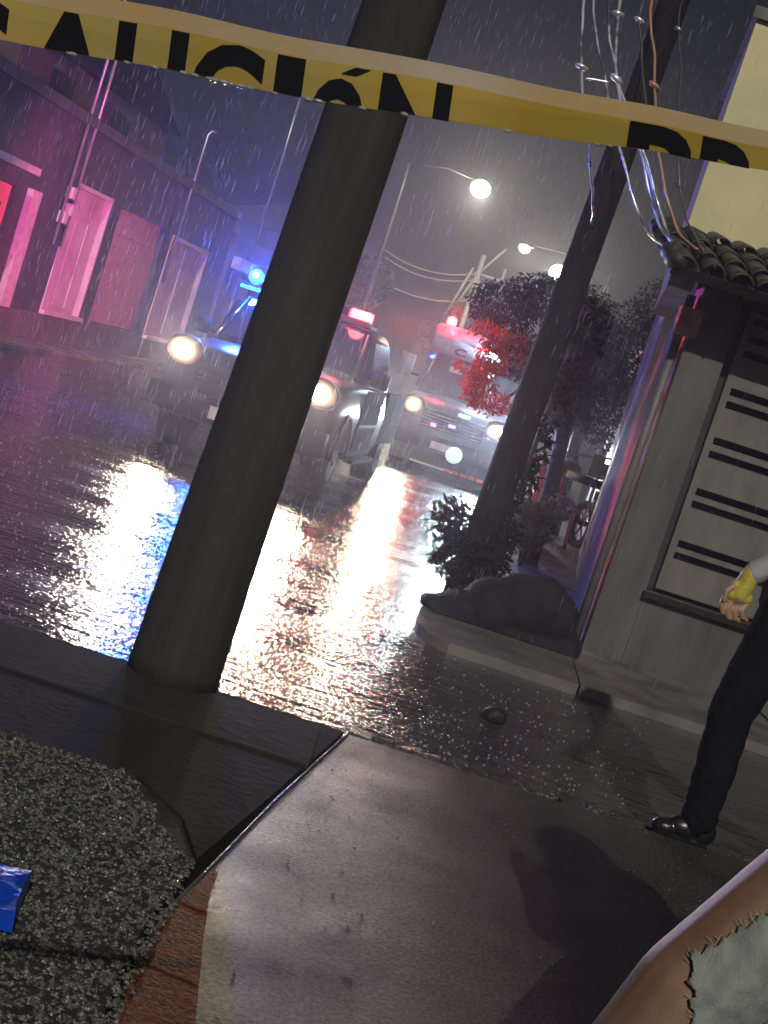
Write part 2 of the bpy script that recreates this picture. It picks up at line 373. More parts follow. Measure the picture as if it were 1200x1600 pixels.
mb = MB(); mb.b.faces.new([mb.b.verts.new(tape_pt(a, b, .0006)) for a, b in ((.1775, .0143), (.1845, .0103), (.1925, .0103), (.1855, .0143))]); local(mb, tape).build('accent', M_ink, tape, False, False)
for k in range(26):      # water beads hanging on the lower fold
    s_ = random.choice([random.uniform(.10, .2), random.uniform(.0, .4)]); mb = MB(); mb.ball(tape_pt(s_, twidth(s_)+.0004, .0008), random.uniform(.0006, .0013), 2, (2.2, 1, 1)); local(mb, tape).build('water_bead', M_bead, tape, True)

# ------------------------------------------------------------------ garage house on the right
M_wall = mat('grey_render', (.125, .121, .115), .7, col2=(.065, .063, .062), nscale=4, bump=.4, bscale=40, stretch=(1.6, 1, .35), rough2=.5, lo=.3, hi=.7)
M_yel = mat('pale_yellow_render', (.74, .69, .38), .8, col2=(.64, .60, .33), nscale=3, bump=.25, bscale=70)
M_gate = mat('grey_painted_metal', (.19, .18, .158), .55, col2=(.115, .11, .10), nscale=5, bump=.2, bscale=60, stretch=(1.5, 1, .5), lo=.3, hi=.7)
M_void = mat('dark_interior', (.015, .015, .017), .8)
M_tile = mat('dark_clay_tile', (.07, .062, .055), .5, col2=(.03, .027, .025), nscale=12, bump=.5, bscale=30)
gh = thing('garage_house', 'grey corner house with slotted garage gate, tiled eave and yellow upper storey', 'house', (1.47, 9.35, 0))
ZO = gh.location
def gb(name, m, *boxes, bev=0, par=gh):
    mb = MB()
    for q in boxes: mb.box(*q)
    if bev: mb.bevel(bev, 2)
    return local(mb, gh).build(name, m, par)
# front wall with the gate opening (x 1.74..4.6, z .46..2.32)
gb('front_wall', M_wall, (1.47, 1.735, 9.32, 9.62, -.3, 2.36))
gb('front_wall', M_wall, (1.738, 4.6, 9.325, 9.62, -.3, .44))
gb('front_wall', M_wall, (1.738, 4.6, 9.325, 9.62, 2.335, 2.36))
gb('front_wall', M_wall, (4.603, 5.4, 9.32, 9.62, -.3, 2.36))
gb('interior', M_void, (1.74, 4.6, 9.58, 9.6, .44, 2.335))
# side wall along the street
mb = MB(); a = Vector((1.47, 9.63, 0)); q = [a, a+SD*5.0, a+SD*5.0+SN*.3, a+SN*.3]
mb.prism([tuple(v[:2]) for v in q], -.3, 2.5); local(mb, gh).build('side_wall', mat('pink_grey_render', (.18, .15, .145), .9, col2=(.11, .095, .09), nscale=3, bump=.4, bscale=50, spec=.25), gh)
mb = MB(); mb.tube([(1.43, 9.45, 0), (1.43, 9.45, 2.3)], .03, 10); local(mb, gh).build('downpipe', mat('painted_pipe', (.2, .18, .18), .5), gh, True)
gb('meter_box', mat('meter_enamel', (.45, .2, .18), .4), (1.36, 1.5, 9.2, 9.318, 2.03, 2.2), bev=.01)
# gate: frame, wide boards and narrow slats between paired slots
gate = bpy.data.objects.new('garage_gate', None); C.objects.link(gate); gate.parent = gh
slots = [2.26, 2.15, 2.05, 1.8, 1.715, 1.475, 1.385, 1.135, 1.05, .785, .705]
gb('stile', M_gate, (1.80, 1.845, 9.385, 9.43, .47, 2.315), par=gate)
gb('stile', M_gate, (4.5, 4.56, 9.385, 9.43, .47, 2.315), par=gate)
zs = [2.315] + [z for s_ in slots for z in (s_+.024, s_-.024)] + [.47]
for k in range(0, len(zs), 2):
    thin = zs[k]-zs[k+1] < .09
    gb('slat' if thin else 'board', M_gate, (1.845, 4.5, 9.395 if thin else 9.39, 9.425, zs[k+1], zs[k]), bev=.004, par=gate)
gb('gap_shade_strip', mat('dark_gap', (.02, .02, .022), .6), (1.75, 1.795, 9.43, 9.45, .45, 2.32), par=gate)  # dark sheet in the gate gap, its shade put into the colour
gb('threshold', M_conc_d, (1.72, 4.6, 9.27, 9.318, .40, .437), bev=.006)
# upper storey
for nm, m_, e_, z0, z1 in (('upper_wall', M_yel, 0, 2.4, 4.25), ('parapet_cap', M_wall, .04, 4.253, 4.33)):
    mb = MB(); mb.prism([(1.36-e_, 10.2-e_), (6+e_, 10.2-e_), (6+e_, 12.6+e_), (1.64-e_, 12.6+e_)], z0, z1); local(mb, gh).build(nm, m_, gh)
# lean-to tiled roof: each barrel tile a piece
roof = bpy.data.objects.new('tiled_eave', None); C.objects.link(roof); roof.parent = gh
slope = .27
mb = MB(); mb.prism([(8.72, 2.36), (8.78, 2.31), (10.2, 2.31+1.42*slope), (10.2, 2.36+1.48*slope)], 1.16, 5.4, 'x'); local(mb, gh).build('roof_deck', M_tile, roof)
bt = MB()
for sgn in (0,):
    n = 7
    rings = []
    for j, yy in enumerate((0, .15, .3, .42)):
        rr = .075 - .012*j/3
        rings.append([bt.b.verts.new((rr*math.cos(PI*k/n), yy, rr*math.sin(PI*k/n)*.9)) for k in range(n+1)] + [bt.b.verts.new(((rr-.014)*math.cos(PI*k/n), yy, (rr-.014)*math.sin(PI*k/n)*.9)) for k in range(n, -1, -1)])
    for a_, b_ in zip(rings, rings[1:]):
        for k in range(len(a_)): bt.b.faces.new((a_[k], a_[(k+1) % len(a_)], b_[(k+1) % len(a_)], b_[k]))
    for rg_ in (rings[0], rings[-1]):
        for k in range(n): bt.b.faces.new((rg_[k], rg_[k+1], rg_[2*n-k], rg_[2*n+1-k]))
tile_me = bt.mesh('roof_tile', True); tile_me.materials.append(M_tile)
for r_ in range(4):
    for k in range(24):
        o = link('roof_tile', tile_me, roof)
        yy = 8.68 + r_*.36
        o.location = Vector((1.22 + k*.172 + random.uniform(-.01, .01), yy + random.uniform(-.015, .015), 2.365 + (yy-8.7)*slope + .01 + random.uniform(-.006, .008) + .006*r_)) - ZO
        o.rotation_euler = (math.atan(slope) - .03 + random.uniform(-.03, .03), random.uniform(-.05, .05), random.uniform(-.04, .04))
mb = MB()
for k in range(6): mb.ball((1.16+.02*random.random(), 8.8+k*.25, 2.40+(k*.25)*slope), .08, 2, (1, 1.6, .8))
local(mb, gh).build('verge_tile', M_tile, roof, True)

# ------------------------------------------------------------------ row of houses on the left
M_lw = mat('dark_plaster', (.06, .055, .07), .75, col2=(.035, .032, .042), nscale=2, bump=.3, bscale=30)
M_lw2 = mat('rough_plaster', (.12, .105, .105), .75, col2=(.08, .07, .075), nscale=2, bump=.3, bscale=30)
M_door = mat('pale_door_paint', (.62, .5, .5), .5, col2=(.46, .37, .38), nscale=3, bump=.2, bscale=30)
M_door2 = mat('faded_shutter_paint', (.52, .4, .4), .6, col2=(.4, .3, .31), nscale=5, bump=.25, bscale=40)
M_sign = mat('red_board', (.62, .2, .2), .5, col2=(.5, .14, .15))
rh = thing('row_house', 'long low house with pink lit garage doors across the street', 'house', (-6.51, 20, -.1), ALPHA)
def rb(name, m, par, *boxes, bev=0):
    mb = MB()
    for q in boxes: mb.box(*q)
    if bev: mb.bevel(bev, 2)
    return mb.build(name, m, par)
DO = [(-1.6, 1.1, .5, 2.2), (3.35, 5.05, .55, 2.6), (5.65, 8.4, .55, 2.6), (9.0, 11.7, .5, 2.5)]
prev = -6
for (a, b, z0, z1) in DO:
    rb('wall', M_lw, rh, (-.4, 0, prev+.002, a-.002, 0, 3.5)); rb('plinth', M_lw2, rh, (-.4, .03, a, b, 0, z0)); rb('lintel_wall', M_lw, rh, (-.4, -.004, a, b, z1, 3.5)); prev = b
rb('wall', M_lw, rh, (-.4, 0, prev+.002, 13.2, 0, 3.5))
rb('plinth', M_lw2, rh, (.0, .035, -6, -1.6, 0, .48)); rb('plinth', M_lw2, rh, (.0, .035, 1.1, 3.35, 0, .5)); rb('plinth', M_lw2, rh, (.0, .035, 5.05, 5.65, 0, .52))
rb('parapet', M_lw, rh, (-.45, .08, -6, 13.25, 3.503, 3.66), bev=.02)
def panel_door(a, b, z0, z1, m, npan, frame=True):
    d = rb('garage_door', m, rh, (-.16, -.1, a+.01, b-.01, z0, z1-.01))
    wd = (b-a-.02)/npan
    for k in range(npan):
        rb('door_panel', m, d, (-.098, -.075, a+.06+k*wd, a+k*wd+wd-.05, z0+.12, z1-.5), bev=.012)
        rb('door_panel', m, d, (-.098, -.08, a+.06+k*wd, a+k*wd+wd-.05, z1-.42, z1-.1), bev=.012)
    if frame:
        rb('frame', m, d, (-.16, .02, a-.05, a+.012, z0, z1)); rb('frame', m, d, (-.16, .02, b-.012, b+.05, z0, z1)); rb('frame', m, d, (-.16, .025, a-.05, b+.05, z1-.02, z1+.05))
        rb('sill', m, d, (-.1, .09, a-.06, b+.06, z0-.04, z0+.03), bev=.01)
    return d
panel_door(*DO[1], M_door, 3)
d2 = panel_door(*DO[2], M_door2, 1, False)
for k in range(14): rb('slat', M_door2, d2, (-.072, -.058, DO[2][0]+.06, DO[2][1]-.06, .72+k*.095, .80+k*.095), bev=.004)
d3 = panel_door(*DO[3], M_door, 2)
d0 = rb('garage_door', M_sign, rh, (-.16, -.06, -1.58, 1.08, .5, 2.19))
rb('door_panel', M_sign, d0, (-.058, -.03, .1, .98, .62, 1.35), bev=.01); rb('door_panel', M_sign, d0, (-.058, -.03, .1, .98, 1.42, 2.12), bev=.01)
for q in ((.3, .36, 1.62, 1.95), (.48, .54, 1.62, 1.95), (.3, .54, 1.60, 1.66), (.62, .68, 1.62, 1.9), (.62, .8, 1.86, 1.92)):
    rb('painted_mark', mat('dark_red_paint', (.12, .03, .03), .6), d0, (-.0295, -.022, *q))
rb('pilaster', mat('pale_render', (.5, .42, .42), .6), rh, (.003, .1, 1.5, 1.85, .5, 2.25), bev=.012)
rb('canopy', mat('pale_canopy', (.5, .45, .45), .5), rh, (.0, .35, -2, .95, 2.42, 2.52), bev=.015)
# meter boxes and service mast
M_pipe = mat('galvanised_pipe', (.42, .42, .46), .3, .6)
for (s_, z_, k) in ((2.95, 2.35, 0), (3.12, 2.1, 1), (2.9, 1.95, 2)):
    rb('meter', M_door, rh, (.0, .12, s_, s_+.14, z_, z_+.18), bev=.02)
for i, (s_, h, lab) in enumerate(((2.9, 6.1, 'a'), (3.25, 5.2, 'b'), (9.05, 4.6, 'c'))):
    mb = MB(); mb.tube([(.06, s_, 1.6), (.06, s_, h), (.1, s_+.08, h+.1), (.18, s_+.1, h+.08)], .026, 8); mb.build('service_mast', M_pipe, rh, True)
# upper rooms set back with a gable
up = thing('gabled_house', 'dark gabled house rising behind the row of garage doors', 'house', (-7.6, 22, -.1), ALPHA)
rb('wall', M_lw, up, (-5, 0, 1, 9, 0, 4.6))
mb = MB(); mb.prism([(.8, 4.6), (9.2, 4.6), (5, 5.9)], -5.1, .2, 'x'); mb.build('roof', mat('roof_sheet', (.016, .014, .018), .95, spec=.05), up)
for a in (2.2, 5.4):
    f = rb('window', M_lw, up, (.003, .05, a, a+1.2, 3.6, 4.4)); rb('pane', mat('dark_glass', (.02, .02, .03), .08), f, (.051, .056, a+.06, a+1.14, 3.66, 4.34))
h2 = thing('corniced_house', 'low house with a pale cornice behind the blue roof beacon', 'house', (-5.05, 33.4, -.1), ALPHA)
rb('wall', M_lw2, h2, (-4, 0, 0, 11, 0, 3.2)); rb('cornice', M_door, h2, (.003, .22, .2, 4.2, 2.45, 2.72), bev=.03); rb('cornice', M_door, h2, (.003, .22, 4.5, 10.6, 2.45, 2.72), bev=.03)
d = rb('door', M_door2, h2, (.003, .06, 1.2, 2.3, .2, 2.3)); rb('handle', M_pipe, d, (.061, .09, 2.1, 2.14, 1.1, 1.25))
f = rb('window', M_door, h2, (.003, .05, 5.2, 6.8, 1.1, 2.2)); rb('pane', mat('dark_pane', (.02, .02, .03), .08), f, (.051, .056, 5.3, 6.7, 1.2, 2.1))
mb = MB(); mb.tube([(.3, .6, 2.72), (.3, .62, 5.0), (.28, .6, 7.3)], .03, 8); mb.build('service_mast', M_pipe, h2, True)

# ------------------------------------------------------------------ vehicles
def loft(mb, secs):
    """secs: (y, half profile [(x,z)..] from bottom centre line outwards to top centre line), mirrored"""
    rings = []
    for y, pr in secs:
        rings.append([mb.b.verts.new((x, y, z)) for x, z in pr] + [mb.b.verts.new((-x, y, z)) for x, z in pr[::-1] if x > 1e-6])
    for a, b in zip(rings, rings[1:]):
        n = len(a)
        for k in range(n): mb.b.faces.new((a[k], a[(k+1) % n], b[(k+1) % n], b[k]))
    mb.b.faces.new(rings[0]); mb.b.faces.new(rings[-1][::-1])
    return mb
M_navy = mat('dark_navy_paint', (.010, .011, .016), .3, col2=(.008, .009, .012), coat=0, spec=.18)
M_navyr = mat('wet_navy_flank', (.010, .011, .016), .85, col2=(.008, .009, .012), spec=.03)
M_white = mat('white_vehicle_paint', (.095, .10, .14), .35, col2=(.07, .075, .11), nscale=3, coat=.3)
M_glass = mat('vehicle_glass', (.012, .013, .018), .06, spec=.8)
M_black = mat('black_plastic', (.014, .014, .016), .6, bump=.2, spec=.2)
M_rub = mat('tyre_rubber', (.02, .02, .021), .75)
M_chr = mat('wet_chrome', (.6, .6, .62), .15, 1)
M_rim = mat('alloy', (.3, .3, .31), .3, .8)
E_red = emit('red_beacon_glow', (1, .03, .03), 26)
E_blue = emit('blue_beacon_glow', (.01, .09, 1), 8)
E_cyan = emit('cyan_beacon_glow', (.02, .35, 1), 3)
E_white = emit('white_beacon_glow', (.75, 1, .98), 25)
E_pink = emit('marker_glow', (1, .12, .55), 5)
E_viol = emit('violet_marker_glow', (.35, .15, 1), 5)
M_redref = mat('red_reflector', (.65, .12, .07), .3)
M_refl = mat('pale_reflector', (.7, .6, .55), .35)
def lens_mat():
    m = bpy.data.materials.new('headlight_glow'); m.use_nodes = True; nt = m.node_tree; b = nt.nodes['Principled BSDF']; L = nt.links.new
    tc = nt.nodes.new('ShaderNodeTexCoord'); sx = nt.nodes.new('ShaderNodeVectorMath'); sx.operation = 'MULTIPLY'; sx.inputs[1].default_value = (1, 0, 1)
    ln = nt.nodes.new('ShaderNodeVectorMath'); ln.operation = 'LENGTH'; L(tc.outputs['Object'], sx.inputs[0]); L(sx.outputs[0], ln.inputs[0])
    r = nt.nodes.new('ShaderNodeValToRGB'); e = r.color_ramp.elements; e[0].position = .0; e[0].color = (1, .92, .72, 1); e[1].position = .148; e[1].color = (.0004, .0002, .0001, 1)  # orange halo around the lamp is put into the lens emission
    for ps, cl in ((.068, (1, .88, .66, 1)), (.082, (.06, .05, .034, 1)), (.10, (.019, .012, .0062, 1)), (.122, (.0065, .0036, .0016, 1))):
        q = e.new(ps); q.color = cl
    L(ln.outputs['Value'], r.inputs[0])
    L(r.outputs[0], b.inputs['Emission Color']); b.inputs['Emission Strength'].default_value = 45; b.inputs['Base Color'].default_value = (.05, .04, .03, 1); b.inputs['Roughness'].default_value = .1
    return m
E_head = lens_mat()
def vb(name, m, par, *boxes, bev=0, seg=2, smooth=False):
    mb = MB()
    for q in boxes: mb.box(*q)
    if bev: mb.bevel(bev, seg)
    return mb.build(name, m, par, smooth)
def wheel(par, x, y, r, wd):
    s = 1 if x > 0 else -1
    w = MB(); w.tube([(x-wd*s, y, r), (x-wd*s, y, r), (x-.02*s, y, r), (x, y, r)], [r*.6, r*.96, r, r*.93], 28)
    wo = w.build('wheel', M_rub, par, True)
    t = MB(); t.tube([(x-.01*s, y, r), (x+.008*s, y, r)], [r*.64, r*.6], 24); ro = t.build('rim', M_rim, wo)
    t = MB(); t.tube([(x+.009*s, y, r), (x+.022*s, y, r)], [r*.2, r*.16], 14); t.build('hub', M_chr, wo)
def headlight(par, x, y, z, r, power, spot=95, tgt=None, sc=(1, 1), col=(1, .82, .56)):
    mb = MB(); n = 20
    mb.tube([(0, .03, 0), (0, 0, 0), (0, -.02, 0), (0, -.027, 0), (0, -.03, 0)], [r*1.12, r*1.12, r*.9, r*.5, .004], n)
    o = mb.build('headlight', E_head, par, True); o.location = (x, y, z); o.scale = (sc[0], 1, sc[1])
    mb = MB(); mb.tube([(0, .05, 0), (0, -.012, 0)], [r*1.25, r*1.2], n); h = mb.build('headlight_housing', M_black, par); h.location = (x, y+.02, z); h.scale = (sc[0], 1, sc[1])
    lamp('headlight_beam', 'SPOT', (x, y-.05, z), power, col, r*.8, par, (x+(tgt or 0), y-10, z-.35), spot, .8)

# --- pickup truck
pk = thing('pickup_truck', 'dark police pickup with blue and red roof beacons and both headlights on', 'pickup truck', (-1.56, 13.6, -.1), ALPHA)
def prof(hw, z0, zm, zt, cr=.02): return [(0, z0), (hw*.93, z0), (hw, z0+.12), (hw*1.01, zm), (hw*.97, zt-.05), (hw*.88, zt), (hw*.45, zt+cr), (0, zt+cr*1.2)]
mb = MB(); loft(mb, [(.0, prof(.76, .42, .75, .92)), (.06, prof(.82, .36, .76, 1.0)), (.3, prof(.855, .34, .78, 1.06)), (1.3, prof(.865, .34, .8, 1.13)), (1.9, prof(.865, .34, .8, 1.14)), (3.4, prof(.865, .36, .8, 1.1, .0))])
mb.build('body', M_navy, pk, True)
def cabp(hw, z0, zt): return [(0, z0), (hw, z0), (hw*.995, z0+.05), (hw*.87, zt-.07), (hw*.8, zt), (hw*.4, zt+.015), (0, zt+.02)]
mb = MB(); loft(mb, [(1.22, [(0, 1.1), (.76, 1.1), (.76, 1.11), (.74, 1.12), (.7, 1.125), (.35, 1.13), (0, 1.13)]), (1.85, cabp(.83, 1.1, 1.62)), (2.05, cabp(.83, 1.1, 1.68)), (3.1, cabp(.83, 1.1, 1.68)), (3.4, cabp(.82, 1.1, 1.6))])
mb.build('cab', M_navy, pk, True)
# windscreen laid over the sloping front of the cab
mb = MB(); mb.grid(lambda a, b: ((-.68+.02*b + (1.36-.04*b)*a)*(1-.07*b), 1.245+b*.535, 1.165+b*.43 + .012*math.sin(a*PI)), 8, 4); ws = mb.build('windscreen', M_glass, pk, True, False)
ws.location = (0, -.012, .028)
mb = MB(); mb.tube([(-.3, 1.24, 1.19), (-.05, 1.36, 1.30), (.12, 1.45, 1.37)], .008, 6); mb.build('wiper', M_black, ws); 
for sx in (-1, 1):
    mb = MB(); mb.tube([(sx*.74, 1.22, 1.15), (sx*.66, 1.82, 1.63)], .017, 8); mb.build('pillar', M_chr if sx < 0 else M_navy, pk, True)
    d = MB(); d.grid(lambda a, b: (sx*(.852-.1*b*1.0), 1.62+a*1.3 + .25*(1-a)*b*0.6, 1.16+b*.42), 6, 3); d.build('side_window', M_glass, pk, True, False).location = (sx*.012, 0, .0)
    dr = vb('door', M_navyr, pk, (sx*.868, sx*.882, 1.55, 2.9, .45, 1.09), bev=.006)
    vb('handle', M_chr, dr, (sx*.883, sx*.905, 2.6, 2.78, .93, .965), bev=.006)
    vb('trim', M_black, dr, (sx*.883, sx*.892, 1.56, 2.88, .70, .735)); vb('step', M_black, pk, (sx*.84, sx*.95, 1.45, 3.0, .33, .37), bev=.01)
    mi = MB(); mi.box(sx*.88, sx*1.06, 1.4, 1.5, 1.14, 1.3); mi.bevel(.03, 3); mo = mi.build('mirror', M_black, pk, True); vb('mirror_arm', M_black, mo, (sx*.84, sx*.9, 1.44, 1.47, 1.16, 1.2))
    headlight(pk, sx*.67, -.005, .955, .13, 310, 100, .6 if sx < 0 else .5, (1.15, .95))
    fl = MB(); fl.tube([(sx*.6, -.06, .5), (sx*.6, -.085, .5)], [.05, .045], 16); fl.build('fog_lamp_or_disc', M_refl, pk)
    wheel(pk, sx*.85, .78, .37, .23); wheel(pk, sx*.85, 4.1, .37, .23)
    ar = MB(); ar.tube([(sx*.868, .78+.43*math.cos(t), .37+.43*math.sin(t)) for t in [k*PI/12 for k in range(13)]], .03, 8); ar.build('wheel_arch', M_black, pk, True)
    vb('bed_side', M_navyr, pk, (sx*.78, sx*.865, 3.42, 5.05, .5, 1.1), bev=.02)
vb('bed_floor', M_black, pk, (-.78, .78, 3.42, 5.05, .5, .6)); vb('tailgate', M_navy, pk, (-.78, .78, 5.0, 5.06, .6, 1.09), bev=.01)
gr = vb('grille', M_black, pk, (-.5, .5, -.02, .03, .72, .95), bev=.015)
for k in range(4): vb('grille_bar', M_chr, gr, (-.48, .48, -.03, -.021, .75+k*.05, .765+k*.05))
vb('bumper', M_black, pk, (-.86, .86, -.13, .12, .4, .62), bev=.05, seg=3, smooth=True)
vb('number_plate', M_refl, pk, (-.24, .24, -.145, -.131, .43, .55), bev=.004)
vb('roof_rack', M_black, pk, (-.62, .62, 1.98, 2.5, 1.705, 1.735))
lbar = vb('light_bar', M_black, pk, (-.74, .6, 2.0, 2.3, 1.736, 1.765), bev=.01)
mb = MB(); mb.ball((-.70, 2.0, 1.86), .085, 3, (1, 1, 1)); mb.build('blue_lens', E_blue, lbar, True); vb('cyan_lens', E_cyan, lbar, (-.82, -.5, 1.93, 1.96, 1.715, 1.745), bev=.008)
vb('dark_lens', M_glass, lbar, (-.5, .36, 2.0, 2.28, 1.768, 1.85), bev=.02)
vb('red_lens', E_red, lbar, (.38, .58, 2.0, 2.28, 1.768, 1.86), bev=.02); vb('white_lens', E_white, lbar, (.48, .56, 1.985, 1.998, 1.79, 1.85), bev=.003)
lamp('blue_beacon', 'POINT', (-.70, 1.86, 1.9), 620, (.03, .12, 1), .09, pk)
lamp('blue_beacon_sweep', 'SPOT', (-.8, 2.2, 1.92), 2000, (.06, .10, 1), .09, pk, (-5.5, 13.0, 2.2), 60, .9)
lamp('red_beacon', 'POINT', (.49, 1.85, 1.9), 34, (1, .03, .04), .09, pk)
# the turning red reflector throws its beam to the left house front
lamp('red_beacon_beam', 'SPOT', (.3, 2.4, 1.97), 5200, (1, .10, .11), .12, pk, (-6.3, 10.5, 1.7), 44, .8)
lamp('red_beacon_sweep', 'SPOT', (.62, 2.1, 1.9), 1100, (1, .05, .05), .08, pk, (2.4, -.9, 1.65), 26, .6)

# --- ambulance
am = thing('ambulance', 'white box ambulance with red roof beacon further up the street', 'ambulance', (.59, 22.8, -.1), ALPHA)
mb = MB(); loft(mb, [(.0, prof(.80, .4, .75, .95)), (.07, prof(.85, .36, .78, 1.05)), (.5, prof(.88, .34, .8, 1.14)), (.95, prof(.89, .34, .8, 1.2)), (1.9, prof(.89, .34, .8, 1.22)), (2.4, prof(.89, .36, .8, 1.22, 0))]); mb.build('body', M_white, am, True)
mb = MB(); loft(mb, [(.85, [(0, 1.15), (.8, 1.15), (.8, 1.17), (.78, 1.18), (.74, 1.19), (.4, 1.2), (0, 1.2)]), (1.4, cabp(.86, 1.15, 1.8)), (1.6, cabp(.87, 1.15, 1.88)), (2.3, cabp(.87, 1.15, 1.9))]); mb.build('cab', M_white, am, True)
mb = MB(); mb.grid(lambda a, b: ((-.74+1.48*a)*(1-.06*b), .875+b*.475, 1.215+b*.55 + .015*math.sin(a*PI)), 8, 4); ws = mb.build('windscreen', M_glass, am, True, False); ws.location = (0, -.02, .03)
vb('seat_headrest', M_door, ws, (-.42, -.2, 1.2, 1.25, 1.5, 1.7), bev=.03); vb('dashboard_cloth', M_refl, ws, (.15, .5, .92, 1.0, 1.25, 1.28))
mb = MB(); loft(mb, [(1.35, [(0, 1.88), (.8, 1.88), (.84, 1.92), (.84, 2.0), (.8, 2.06), (.4, 2.08), (0, 2.08)]), (1.8, [(0, 1.88), (.88, 1.88), (.92, 1.95), (.92, 2.28), (.87, 2.35), (.4, 2.37), (0, 2.37)]), (2.3, [(0, 1.88), (.92, 1.88), (.93, 1.95), (.93, 2.3), (.88, 2.38), (.4, 2.4), (0, 2.4)])]); mod = mb.build('roof_fairing', mat('blue_lit_white_paint', (.34, .33, .46), .4), am, True)  # white fairing; the beacon's blue light is put into its lavender colour
vb('module', M_white, am, (-.95, .95, 2.3, 5.6, .5, 2.38), bev=.05, seg=3)
mk = MB(); mk.b.free(); mk.b = letter('C', .2, .2)
for v in mk.b.verts: v.co = Vector((v.co.x-.45, 1.345+(v.co.y)*.0 - .0, 1.90+v.co.y*.6))
mk.build('emblem', M_black, mod, False, False).location = (0, -.012, .02)
for sx in (-1, 1):
    headlight(am, sx*.675, -.005, .965, .15, 360 if sx < 0 else 760, 100, -.3, (1.1, .9), (1, .82, .56) if sx < 0 else (.72, .88, 1))
    wheel(am, sx*.88, .85, .36, .23); wheel(am, sx*.92, 4.4, .36, .23)
    d = MB(); d.grid(lambda a, b: (sx*(.895-.08*b), 1.35+a*.85, 1.25+b*.5), 4, 3); d.build('side_window', M_glass, am, True, False)
    mi = MB(); mi.box(sx*.98, sx*1.2, .95, 1.05, 1.35, 1.72); mi.bevel(.04, 3); mo = mi.build('mirror', mat('mirror_grey', (.22, .22, .24), .4), am, True); vb('mirror_arm', M_black, mo, (sx*.85, sx*1.0, .98, 1.02, 1.4, 1.44))
    vb('edge_stripe', mat('reflective_stripe', (.75, .6, .85), .25), am, (sx*.953, sx*.958, 2.31, 2.37, 1.2, 2.3))
vb('bumper', M_black, am, (-.89, .89, -.14, .12, .36, .6), bev=.05, seg=3, smooth=True)
bs = vb('bumper_stripe', M_refl, am, (-.46, .3, -.155, -.141, .14, .17)); 
for k in range(5): vb('bumper_reflector', M_redref, bs, (.1+k*.13, .2+k*.13, -.17, -.156, .14, .19))
vb('skirt', M_black, am, (-.8, .8, -.139, 0, .13, .36), bev=.02)
vb('number_plate', M_refl, am, (-.22, .22, -.155, -.141, .42, .53))
gr = vb('grille', M_black, am, (-.5, .5, -.02, .03, .7, .98), bev=.015)
for k in range(5): vb('grille_bar', M_chr, gr, (-.48, .48, -.03, -.021, .72+k*.05, .735+k*.05))
vb('grille_lamp', E_pink, am, (-.32, -.24, -.05, -.032, .74, .79), bev=.008); vb('grille_lamp', E_viol, am, (-.05, .06, -.05, -.032, .80, .85), bev=.008)
mb = MB(); mb.tube([(.18, -.14, .42), (.18, -.165, .42), (.18, -.17, .42)], [.13, .13, .02], 20); mb.build('fog_lamp_or_disc', emit('pale_disc_glow', (.7, .95, .85), .7), am, True)  # pale emitting disc low between the headlights
vb('hood_lamp', E_white, am, (.05, .22, .02, .06, 1.02, 1.05), bev=.01)
rb_ = MB(); rb_.tube([(-.70, 1.95, 2.38), (-.70, 1.95, 2.41), (-.70, 1.95, 2.5), (-.70, 1.95, 2.53)], [.08, .09, .075, .03], 16); rb_.build('red_beacon', E_red, am, True)
lb = vb('light_bar', M_black, am, (-.18, .5, 1.4, 1.52, 2.085, 2.1)); vb('red_lens', E_red, lb, (-.14, .06, 1.4, 1.5, 2.102, 2.17), bev=.01); vb('white_lens', E_white, lb, (.1, .3, 1.36, 1.46, 2.102, 2.19), bev=.02)
lamp('red_beacon_light', 'POINT', (-.70, 1.80, 2.56), 110, (1, .02, .03), .08, am)
lamp('white_beacon_light', 'POINT', (.2, 1.3, 2.16), 120, (.55, .85, 1), .08, am)

# ------------------------------------------------------------------ street lamps in the distance
E_lamp = emit('lamp_glow', (1, .96, .72), 45)
M_post = mat('dark_post', (.05, .05, .055), .5)
def street_lamp(x, y, z, px, label, power, r):
    t = thing('street_lamp', label, 'street lamp', (px, y, -.1), 0, 'lit street lamps')
    mb = MB(); mb.tube([(0, 0, 0), (0, 0, .3), (0, 0, z-.5), (0, 0, z+.2)], [.11, .09, .06, .05], 10); mb.build('post', M_post, t, True)
    mb = MB(); mb.tube([(0, 0, z+.15), ((x-px)*.5, 0, z+.42), (x-px, 0, z+.3)], [.035, .03, .03], 8); mb.build('arm', M_post, t, True)
    mb = MB(); mb.ball((x-px, 0, z+.24), .34, 2, (1.1, .8, .35)); mb.build('head', M_post, t, True)
    mb = MB(); mb.ball((x-px, -.06, z+.1), r, 3, (1, 1, .85)); mb.build('globe', E_lamp, t, True)
    lamp('lamp_light', 'POINT', (x-px, -.5, z-.2), power, (1, .93, .66), .25, t)
street_lamp(-.27, 50, 7.9, -2.8, 'tall lit street lamp, the highest and leftmost of three', 750, .34)
street_lamp(2.17, 62, 7.75, 5.9, 'small far lit street lamp, the middle of three', 160, .24)
street_lamp(4.0, 65, 7.5, 6.3, 'bright lit street lamp beside the dark slim pole, rightmost of three', 1200, .40)

